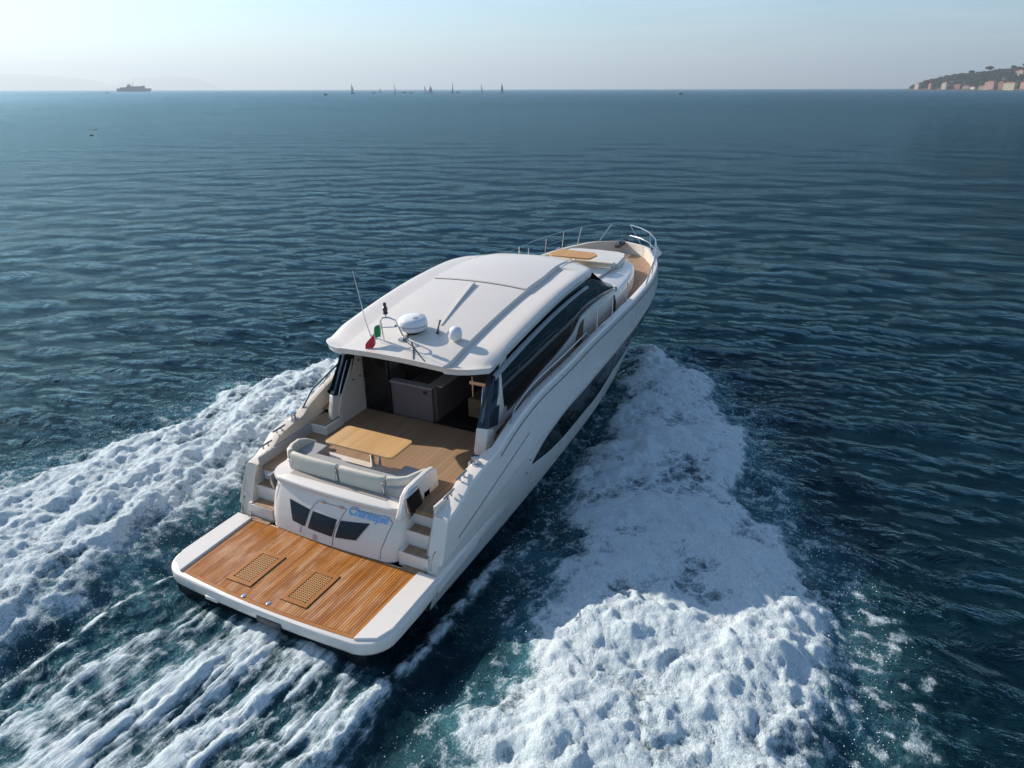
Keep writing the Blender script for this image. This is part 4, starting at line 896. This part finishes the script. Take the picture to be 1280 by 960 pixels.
def motorboat(brg, dist, Lm, label, grp='small motor boats far off'):
    e = empty('motorboat', at(brg, dist), R(brg + 80)); tag(e, label, 'motorboat', grp); b = MB()
    b.grid([[(-Lm/2, -1.2, 0), (-Lm/2, -1.4, 1.1), (-Lm/2, 1.4, 1.1), (-Lm/2, 1.2, 0)], [(Lm*.2, -1.3, -.1), (Lm*.2, -1.5, 1.3), (Lm*.2, 1.5, 1.3), (Lm*.2, 1.3, -.1)], [(Lm/2, -.1, .4), (Lm/2 + .5, -.1, 1.7), (Lm/2 + .5, .1, 1.7), (Lm/2, .1, .4)]], True, True); obj('hull', b, hullblue, e)
    b = MB(); b.prism([(-Lm*.2, -1), (Lm*.15, -.9), (Lm*.15, .9), (-Lm*.2, 1)], 1.1, 2.4); obj('cabin', b, shipd, e, .1)
motorboat(54.16, 2440, 13, 'tiny dark motorboat left of the ferry')
motorboat(47.33, 2174, 8, 'tiny dark motorboat alone to the right of the ferry')
motorboat(40.12, 1298, 7.5, 'low dark motorboat just left of the sailing fleet')
motorboat(36.7, 1896, 9, 'dark motorboat left of the first dark sail')
motorboat(34.5, 1900, 12, 'longer low dark motorboat right of the first dark sail')
motorboat(34.0, 1860, 10, 'second low dark motorboat among the sails', )
motorboat(30.6, 1780, 8, 'little motorboat beside the tallest sail')
motorboat(14.3, 1316, 8, 'lone dark motorboat right of centre on the open sea')
# gulls
def gull(brg, dist, z, lab, rz):
    e = empty('seagull', at(brg, dist, z), rz); tag(e, lab, 'bird', 'seagulls low over the water'); m = shipd
    b = MB(); b.tube([(-.25, 0, 0), (-.1, 0, .02), (.12, 0, .03), (.22, 0, .04), (.30, 0, .03)], .05, 8, [.02, .06, .07, .04, .01]); obj('body', b, m, e)
    for s in (1, -1):
        b = MB(); b.sheet([(.1, s * .04, .03), (.12, s * .35, .17), (.0, s * .75, .10), (-.06, s * .35, .15), (-.08, s * .04, .03)], (0, 0, 1), .012); obj('wing', b, m, e)
gull(55.57, 110, 3.4, 'dark gull gliding low over water below the ferry', 2.2); gull(55.45, 118, 3.7, 'upper smaller gull just above the other one', .8)

# headland
HD = 4300; K = 1.4
hm = mat('headland_rock', (.16, .14, .11), .9); q = N(hm); q.l(q.mix(q.mapr(q.noise(q.obj(), .03, 6), .35, .65), (.03, .04, .028), (.12, .105, .08)), q.b.inputs['Base Color'])
c0 = at(-.02, HD); c1 = at(-13, HD - 600); ex = (c1 - c0); LEN = ex.length; ex.normalize(); ey = Vector((-ex.y, ex.x, 0))
if ey.dot(c0 - CAMP) < 0: ey = -ey
hb = curve([0, 20, 60, 120, 200, 300, 420, 560, 900], [0, 26, 42, 60, 70, 84, 98, 112, 120])
def hgt(u, v): return 2.5 * (1 - math.exp(-v / 4)) + hb(max(u, 0)) * .66 * (1 - math.exp(-max(v - 22, 0) / 26))
rows = []
for i in range(90):
    u = -10 + i * 11.5; rows.append([])
    for j in range(14):
        v = [0, 6, 14, 26, 45, 70, 100, 140, 180, 220, 270, 320, 380, 450][j]
        hh = hgt(u, v) * (1 if u > 0 else 0) + (0 if j == 0 else .6)
        hh += 2 * math.sin(u * .11 + j) * (j > 4); p_ = c0 + (ex * u + ey * (v + 6 * math.sin(u * .07))) * K; rows[-1].append((p_.x, p_.y, K * max(hh, -1 if j == 0 else 1)))
b = MB(); b.grid(rows); hd = obj('headland', b, hm); hd['kind'] = 'structure'
fol = mat('foliage', (.03, .05, .035), .9); q = N(fol); q.l(q.mix(q.mapr(q.noise(q.obj(), .12, 4), .35, .65), (.014, .026, .02), (.045, .06, .035)), q.b.inputs['Base Color'])
def blobs(mb, c, r, n, flat=.6, leaf=1.0):
    for _ in range(n):
        while True:
            d = Vector((random.uniform(-1, 1), random.uniform(-1, 1), random.uniform(-1, 1)))
            if d.length < 1: break
        p_ = Vector(c) + Vector((d.x * r, d.y * r, d.z * r * flat)); s_ = leaf * random.uniform(.5, 1.2)
        a_ = Vector((random.gauss(0, 1), random.gauss(0, 1), random.gauss(0, 1))).normalized(); b_ = a_.orthogonal().normalized(); c_ = a_.cross(b_)
        mb.add([p_ + b_ * s_, p_ + c_ * s_, p_ - b_ * s_, p_ - c_ * s_, p_ + a_ * s_ * .6, p_ - a_ * s_ * .6], [(0, 1, 4), (1, 2, 4), (2, 3, 4), (3, 0, 4), (1, 0, 5), (2, 1, 5), (3, 2, 5), (0, 3, 5)])
wood_ = MB()
for _ in range(3000):
    u = random.uniform(8, 900); v = random.triangular(20, 180, 30); hh = hgt(u, v); p_ = c0 + (ex * u + ey * (v + 6 * math.sin(u * .07))) * K
    blobs(wood_, (p_.x, p_.y, K * (hh + random.uniform(0, 6))), K * random.uniform(5, 8), 12, .7, 2.6 * K)
wo_ = obj('headland_wood', wood_, fol, fix=False); tag(wo_, 'dark green wood covering the headland at right', 'wood', kind='stuff')
labels_t = ['round pine at the very tip of the headland', 'umbrella pine just right of the headland tip', 'third pine from the tip on the skyline', 'low skyline pine above the cream tower house', 'pine pair member left of the skyline gap', 'flat topped pine in the middle of the headland skyline', 'wide umbrella pine standing highest over the middle houses', 'small isolated round pine on the skyline', 'tall skyline pine above the pink villa', 'umbrella pine near the right picture edge', 'highest pine at the right edge of the photo']
for (u, sc), lb in zip([(16, .8), (48, .9), (84, 1), (112, .9), (134, .9), (172, 1.1), (232, 1.4), (268, .9), (312, 1.1), (352, 1.3), (398, 1.5)], labels_t):
    v = 110; p_ = c0 + (ex * u + ey * v) * K; hh = hgt(u, v)
    e = empty('pine_tree', (p_.x, p_.y, K * (hh - 9))); e.scale = (K, K, K); tag(e, lb, 'tree', 'pines on the headland skyline')
    b = MB(); b.tube([(0, 0, 0), (1 * sc, 0, 10 * sc), (1.5 * sc, 0, 17 * sc)], .8, 6, [1, .8, .4]).tube([(1 * sc, 0, 11 * sc), (-4 * sc, 1, 17 * sc)], .4, 5).tube([(1 * sc, 0, 12 * sc), (6 * sc, -1, 18 * sc)], .4, 5); obj('trunk', b, hm, e)
    b = MB(); blobs(b, (1 * sc, 0, 19 * sc), 9 * sc, 70, .38, 2.2 * sc); obj('crown', b, fol, e, fix=False)
hcol = lambda n, c: mat(n, c, .85)
W_ = {'cream': hcol('cream_render', (.50, .42, .34)), 'pink': hcol('pink_render', (.46, .25, .20)), 'yellow': hcol('yellow_render', (.50, .43, .27)), 'white': hcol('white_render', (.66, .62, .56)), 'red': hcol('red_render', (.30, .13, .10)), 'stone': hcol('stone_wall', (.30, .26, .22))}
rt = hcol('terracotta_tiles', (.34, .14, .08)); dw = hcol('dark_window', (.03, .03, .04))
def house(u, v, zb, wd_, dp, ht, c, label, roofh=3, storeys=3):
    ht *= .74
    p_ = c0 + (ex * u + ey * (v - 4)) * K; zb = max(2.2, hgt(u, v - 4 - dp * .4) - 1); e = empty('house', (p_.x, p_.y, K * zb), math.atan2(ex.y, ex.x)); e.scale = (K, K, K); tag(e, label, 'house', 'houses along the foot of the headland')
    s_ = 1 if Vector((math.cos(e.rotation_euler[2] + math.pi / 2), math.sin(e.rotation_euler[2] + math.pi / 2), 0)).dot(ey) > 0 else -1
    b = MB(); b.box(-wd_/2, wd_/2, -dp/2, dp/2, -6, ht); obj('wall', b, W_[c], e)
    b = MB(); b.add([(-wd_/2 - .5, -dp/2 - .5, ht + .02), (wd_/2 + .5, -dp/2 - .5, ht + .02), (wd_/2 + .5, dp/2 + .5, ht + .02), (-wd_/2 - .5, dp/2 + .5, ht + .02), (-wd_*.2, 0, ht + roofh), (wd_*.2, 0, ht + roofh)], [(3, 2, 1, 0), (0, 1, 5, 4), (2, 3, 4, 5), (1, 2, 5), (3, 0, 4)]); obj('roof', b, rt, e)
    n = max(2, int(wd_ / 4))
    for i in range(storeys):
        for k in range(n):
            b = MB(); xx = -wd_/2 + wd_ * (k + .5) / n; zz = 1.5 + i * (ht - 1) / storeys; b.box(xx - .6, xx + .6, *sorted((-s_ * (dp/2 - .1), -s_ * (dp/2 + .12))), zz, zz + 1.8); obj('window', b, dw, e)
for a_ in ((55, 16, 4, 15, 12, 24, 'cream', 'cream tower house nearest the headland tip', 4, 4), (101, 20, 6, 8, 9, 24, 'pink', 'narrow pink house between trees near the tip', 3, 4), (160, 14, 3, 17, 12, 26, 'cream', 'tall cream house with dark roof by the water', 4, 5), (196, 30, 8, 22, 12, 18, 'red', 'dark red terraced house above the shore', 3, 3), (232, 26, 3, 24, 12, 14, 'stone', 'stone grey building on the shore mid headland', 3, 3), (262, 14, 2, 14, 10, 10, 'white', 'low white boathouse at the waterline', 2, 2), (290, 20, 3, 22, 12, 12, 'stone', 'low brown house left of the pink villa', 3, 2), (318, 14, 3, 30, 14, 28, 'pink', 'large pink villa by the shore', 4, 5), (349, 20, 5, 15, 12, 26, 'red', 'narrow brick red house beside the yellow row', 4, 5), (380, 16, 3, 36, 14, 24, 'yellow', 'long yellow house at the right picture edge', 4, 4), (372, 62, 26, 24, 12, 14, 'cream', 'upper cream house on the slope above the yellow row', 4, 3), (412, 60, 24, 20, 12, 16, 'white', 'upper white house at right edge on the slope', 4, 3), (430, 16, 3, 30, 14, 26, 'pink', 'pink house beyond the long yellow one', 4, 4)):
    house(*a_)
# far mountains
mm = mat('mountain', (.10, .12, .12), .9)
def mount(b0, b1, dist, prof_, ph):
    rows = []
    for i in range(60):
        t = i / 59; br = b0 + (b1 - b0) * t; hh = curve([0, .25, .5, .75, 1], prof_)(t) + 18 * math.sin(t * 31 + ph) * math.sin(t * 9)
        rows.append([at(br, dist - 1500, -5), at(br, dist - 700, max(hh, 0) * .6), at(br, dist, max(hh, 2)), at(br, dist + 2500, 0)])
    b = MB(); b.grid([[tuple(p) for p in r] for r in rows]); o = obj('hills', b, mm); o['kind'] = 'structure'
mount(66, 52.5, 36000, [520, 620, 590, 460, 60], 1); mount(53.5, 46.8, 37000, [300, 500, 540, 420, 0], 2.4)

# haze
HZ = True
if HZ:
    b = MB(); b.box(-41000, 41500, -41000, 41000, -14, 1100)
    hzm = D.materials.new('haze'); hzm.use_nodes = True; t = hzm.node_tree; t.nodes.clear()
    out = t.nodes.new('ShaderNodeOutputMaterial'); pv = t.nodes.new('ShaderNodeVolumePrincipled')
    pv.inputs['Color'].default_value = (.80, .90, .96, 1); pv.inputs['Density'].default_value = .00008; pv.inputs['Anisotropy'].default_value = .3
    t.links.new(pv.outputs[0], out.inputs['Volume'])
    ho = obj('haze', b, hzm); tag(ho, 'thin pale sea haze over the whole bay', 'haze', kind='stuff')
SC.cycles.volume_bounces = 0
SC.cycles.sample_clamp_direct = 4; SC.cycles.sample_clamp_indirect = 3
